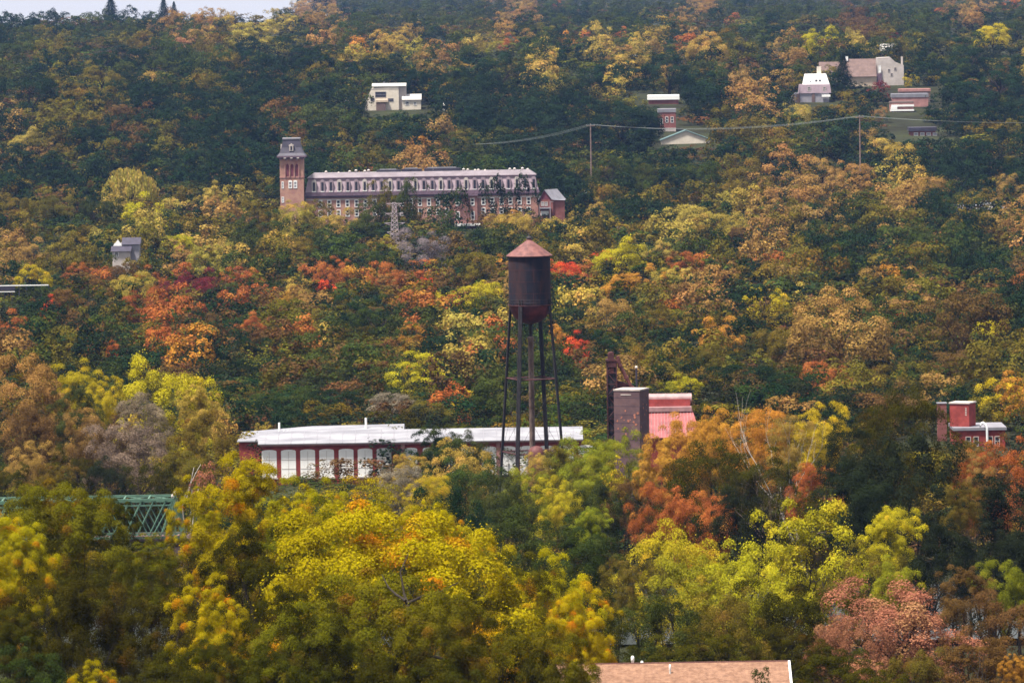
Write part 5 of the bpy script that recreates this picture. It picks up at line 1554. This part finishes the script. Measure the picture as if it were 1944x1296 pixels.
def relation(px, py):
    nm, mx_, my_ = min(MARKS, key=lambda q: math.hypot((px-q[1]), (py-q[2])*1.2))
    dx, dy = px-mx_, py-my_
    dist = math.hypot(dx, dy)
    if nm in ('the left edge', 'the right edge', 'the top edge', 'the top left skyline', 'the top right corner'): return 'near ' + nm
    far = 'far ' if dist > 170 else ''
    if abs(dx) > 2.2*abs(dy): d = 'left of' if dx < 0 else 'right of'
    elif abs(dy) > 2.2*abs(dx): d = 'above' if dy < 0 else 'below'
    else: d = ('upper ' if dy < 0 else 'lower ') + ('left of' if dx < 0 else 'right of')
    return far + d + ' ' + nm
ORD = ['first', 'second', 'third', 'fourth', 'fifth', 'sixth', 'seventh', 'eighth', 'ninth', 'tenth', 'eleventh', 'twelfth', 'thirteenth', 'fourteenth', 'fifteenth', 'sixteenth', 'seventeenth', 'eighteenth', 'nineteenth', 'twentieth']

# ---------------------------------------------------------------- build them
KN = {'conifer': ('conifer_tree', 'conifer', 'conifers'), 'willow': ('willow_tree', 'willow tree', 'willows')}
inview = [s for s in specs if True]
broad = [s for s in inview if s['form'] not in ('conifer', 'willow') and -60 < s['px'] < 2004]
outside = [s for s in inview if s['form'] not in ('conifer', 'willow') and not (-60 < s['px'] < 2004)]
others = [s for s in inview if s['form'] in ('conifer', 'willow')]
broad.sort(key=lambda s: -(s['w']*(1.0 + (1.2 if s['hand'] else 0))))
single, mass = broad[:300], broad[300:] + outside
single += others
single.sort(key=lambda s: (s['Y'], s['px']))
rc = random.Random(21)
FORMS = ['dome', 'dome', 'dome', 'round', 'dome', 'dome']
lab_groups = {}
for s in single:
    if not s['form']:
        s['form'] = rc.choice(FORMS) if s['code'] not in 'YyOL' else rc.choice(['dome', 'lobed', 'dome', 'round'])
    if s['lab']: continue
    col = PAL[s['code']][1]
    kind = {'conifer': 'dark green conifer', 'willow': 'willow'}.get(s['form'])
    size = 'small ' if s['w'] < 48 else ('large ' if s['w'] > 105 else '')
    shape = {'dome': 'domed ', 'round': 'rounded ', 'flat': 'flat-topped ', 'lobed': 'plumed ', 'tall': 'upright ', 'big': ''}.get(s['form'], '')
    rel = relation(s['px'], s['yt'] + s['w']*0.3)
    nmw = kind or (size + shape + col + ' tree')
    if len(nmw.split()) + len(rel.split()) > 13: nmw = kind or (shape + col + ' tree')
    if len(nmw.split()) + len(rel.split()) > 13: nmw = kind or (col + ' tree')
    base = (nmw, rel)
    lab_groups.setdefault(base, []).append(s)
for (a, rel), lst in lab_groups.items():
    if len(lst) == 1:
        lst[0]['lab'] = a + ' ' + rel
    elif len(lst) == 2:
        lst.sort(key=lambda s: s['px'])
        lst[0]['lab'] = a + ' ' + rel + ', left of two'; lst[1]['lab'] = a + ' ' + rel + ', right of two'
    else:
        lst.sort(key=lambda s: s['px'])
        for i, s in enumerate(lst): s['lab'] = a + ' ' + rel + ', ' + ORD[min(i, 19)] + ' from left'
for s in single:
    if len(s['lab'].split()) > 16: print('LONG', s['lab'])
for i, s in enumerate(single):
    nm, cat, grp = KN.get(s['form'], ('broadleaf_tree', 'tree', 'autumn broadleaf trees'))
    e = empty(nm, (s['x'], s['Y'], s['g']), s['lab'], cat, grp, rz=rc.uniform(0, 6.28))
    pix = s['w']*1024/1944
    lod = 1 if s['Y'] > 1120 else (2 if s['Y'] > 530 else 3)
    if s['form'] == 'big': me = crown_mesh('big', 3, (i % 5))
    elif s['form'] == 'conifer': me = crown_mesh('conifer', 1, i % 3)
    elif s['form'] == 'willow': me = crown_mesh('willow', 1, 0)
    else:
        nv = {1: {'round': 9, 'dome': 9, 'flat': 5, 'lobed': 5, 'tall': 3}, 2: {'round': 6, 'dome': 6, 'flat': 3, 'lobed': 4, 'tall': 2}, 3: {'round': 2, 'dome': 2, 'flat': 2, 'lobed': 2, 'tall': 1}}[lod][s['form']]
        me = crown_mesh(s['form'], lod, i % nv)
    o = bpy.data.objects.new('crown', me); COL.objects.link(o); o.parent = e
    h, wm = s['h'], s['wm']
    b0 = 0.0
    asp = 1.0
    ch = h*(1-b0)
    if s['form'] != 'conifer': ch = min(ch, wm*(2.2 if s['form'] == 'tall' else (1.25 if s['Y'] < 1120 else 1.5)))
    o.location = (0, 0, h - ch)
    o.scale = (wm*1.04, wm*1.04, ch)
    c = jit(PAL[s['code']][0], 0.16, rc)
    o.color = (*c, TURN.get(s['code'], 0.46))
    tm = bpy.data.objects.new('trunk', TR[i % 4]); COL.objects.link(tm); tm.parent = e
    tm.scale = (wm, wm, h)
    if s['form'] == 'conifer': tm.scale = (wm*0.35, wm*0.35, h*0.9)
# dark forked limbs of the big tree in the middle foreground, bare of leaves
big = [o for o in COL.objects if o.get('label', '').startswith('large golden green tree')][0]
def limb(pts, rs):
    mb = MB(); P_ = [W(a, b, Yq+9) - big.location for a, b, Yq in pts]
    Ri = Matrix.Rotation(-big.rotation_euler.z, 3, 'Z')
    mb.tube([Ri @ p for p in P_], [q*.7 for q in rs], 8); mb.build('limb', M['bark'], big)
limb([(745, 1300, 428), (757, 1240, 427), (772, 1195, 426), (775, 1150, 426), (768, 1130, 427)], [.42, .36, .27, .22, .16])
limb([(770, 1140, 426), (752, 1128, 427), (738, 1115, 428), (725, 1090, 430)], [.17, .14, .10, .05])
limb([(773, 1145, 426), (800, 1132, 427), (830, 1125, 428), (870, 1105, 431)], [.17, .13, .09, .05])
limb([(752, 1232, 426), (800, 1240, 425), (850, 1252, 425), (905, 1262, 426), (960, 1250, 428)], [.22, .18, .15, .11, .07])
limb([(848, 1253, 425), (830, 1268, 424), (790, 1285, 424)], [.13, .12, .10])
limb([(768, 1130, 427), (760, 1085, 428), (775, 1050, 430)], [.13, .08, .04])
# the far wood: too many to single out
def build_mass(lst):
    Vs = []; cv = []; lv = []; tint = []
    for i, s in enumerate(lst):
        lod = 0 if s['w']*1.0 < 75 and s['Y'] > 2300 else 0
        form = s['form'] or rc.choice(['dome', 'dome', 'dome', 'round'])
        V, a, b = crown(form, 0, i % 7)
        h, wm = s['h'], s['wm']
        ch = min(h, wm*1.8)
        t = rc.uniform(0, 6.28)
        R = np.array([[math.cos(t), -math.sin(t), 0], [math.sin(t), math.cos(t), 0], [0, 0, 1]])
        V2 = (V @ R.T) * np.array([wm*1.04, wm*1.04, ch]) + np.array([s['x'], s['Y'], s['g'] + h - ch])
        Vs.append(V2); cv.append(a); lv.append(b)
        tint.append(np.tile(np.array([*jit(PAL[s['code']][0], 0.16, rc), TURN.get(s['code'], 0.46)]), (len(a), 1)))
    V = np.concatenate(Vs); me = leaf_mesh('distant_woodland', V, np.concatenate(cv), np.concatenate(lv), M_WOOD)
    at = me.attributes.new('tint', 'FLOAT_COLOR', 'FACE'); at.data.foreach_set('color', np.concatenate(tint).astype(np.float32).reshape(-1))
    o = bpy.data.objects.new('distant_woodland', me); COL.objects.link(o)
    put(o, 'mixed green and autumn woodland covering the far hillside behind the mill', 'woodland', kind='stuff')
# low bushes and saplings filling the floor of the woods
def build_thicket():
    Vs = []; cv = []; lv = []; tint = []
    fine = [crown_arrays(950+i, 30, 1500, 0.04, 'dome' if i % 2 else 'round') for i in range(6)]
    small = [crown_arrays(900+i, 14, 430, 0.075, 'flat' if i % 2 else 'round') for i in range(6)]
    n = 0
    yy = 20.0
    while yy < 1150:
        k = np.interp(yy, [20, 150, 430, 800, 1150], [34, 46, 46, 80, 130])
        xx = -360.0 + rf.uniform(0, k)
        while xx < 2320:
            px = xx + rf.uniform(-.4, .4)*k; py = yy + rf.uniform(-.5, .5)*k*0.3
            xx += k*0.62
            Y = base_depth(px, py, 740 if py > 700 else 1100)
            if Y is None: continue
            p = W(px, py, Y); wm = k*1.15*Y/F*rf.uniform(0.7, 1.4); h = min(6.5, wm*0.7)*rf.uniform(0.7, 1.3)
            if 800 < Y < 925: continue
            if blocked(px, py - 1.25*h*F/Y, wm*1.35*F/Y, 1.3*h*F/Y, Y): continue
            V, a, b = (fine if Y < 1550 else small)[n % 6]; n += 1
            t = rf.uniform(0, 6.28)
            R = np.array([[math.cos(t), -math.sin(t), 0], [math.sin(t), math.cos(t), 0], [0, 0, 1]])
            Vs.append((V @ R.T)*np.array([wm*1.2, wm*1.2, h*1.15]) + np.array([p.x, Y, gz(p.x, Y) - h*0.12]))
            cv.append(a); lv.append(b)
            c = jit(PAL[rf.choice('ddggoofbkk')][0], 0.3, rf)
            tint.append(np.tile(np.array([*c, 0.47]), (len(a), 1)))
        yy += k*0.24
    me = leaf_mesh('undergrowth', np.concatenate(Vs), np.concatenate(cv), np.concatenate(lv), M_WOOD)
    at = me.attributes.new('tint', 'FLOAT_COLOR', 'FACE'); at.data.foreach_set('color', np.concatenate(tint).astype(np.float32).reshape(-1))
    o = bpy.data.objects.new('undergrowth', me); COL.objects.link(o)
    put(o, 'low dark bushes and saplings filling the floor of the woods', 'undergrowth', kind='stuff')
    print('THICKET', n)
build_thicket()
print('SPECS', len(specs), 'single', len(single), 'mass', len(mass))
build_mass(mass)
# ---------------------------------------------------------------- the air
hz = MB().box(-2500, 2500, -700, 11600, -20, 135)
hm = bpy.data.materials.new('haze'); hm.use_nodes = True
hn = hm.node_tree; hn.nodes.remove(hn.nodes['Principled BSDF'])
pv = hn.nodes.new('ShaderNodeVolumePrincipled')
pv.inputs['Color'].default_value = (0.28, 0.46, 1.0, 1)
pv.inputs['Density'].default_value = 0.000016
pv.inputs['Anisotropy'].default_value = 0.0
hn.links.new(pv.outputs[0], hn.nodes['Material Output'].inputs['Volume'])
put(hz.build('haze', hm), kind='stuff')
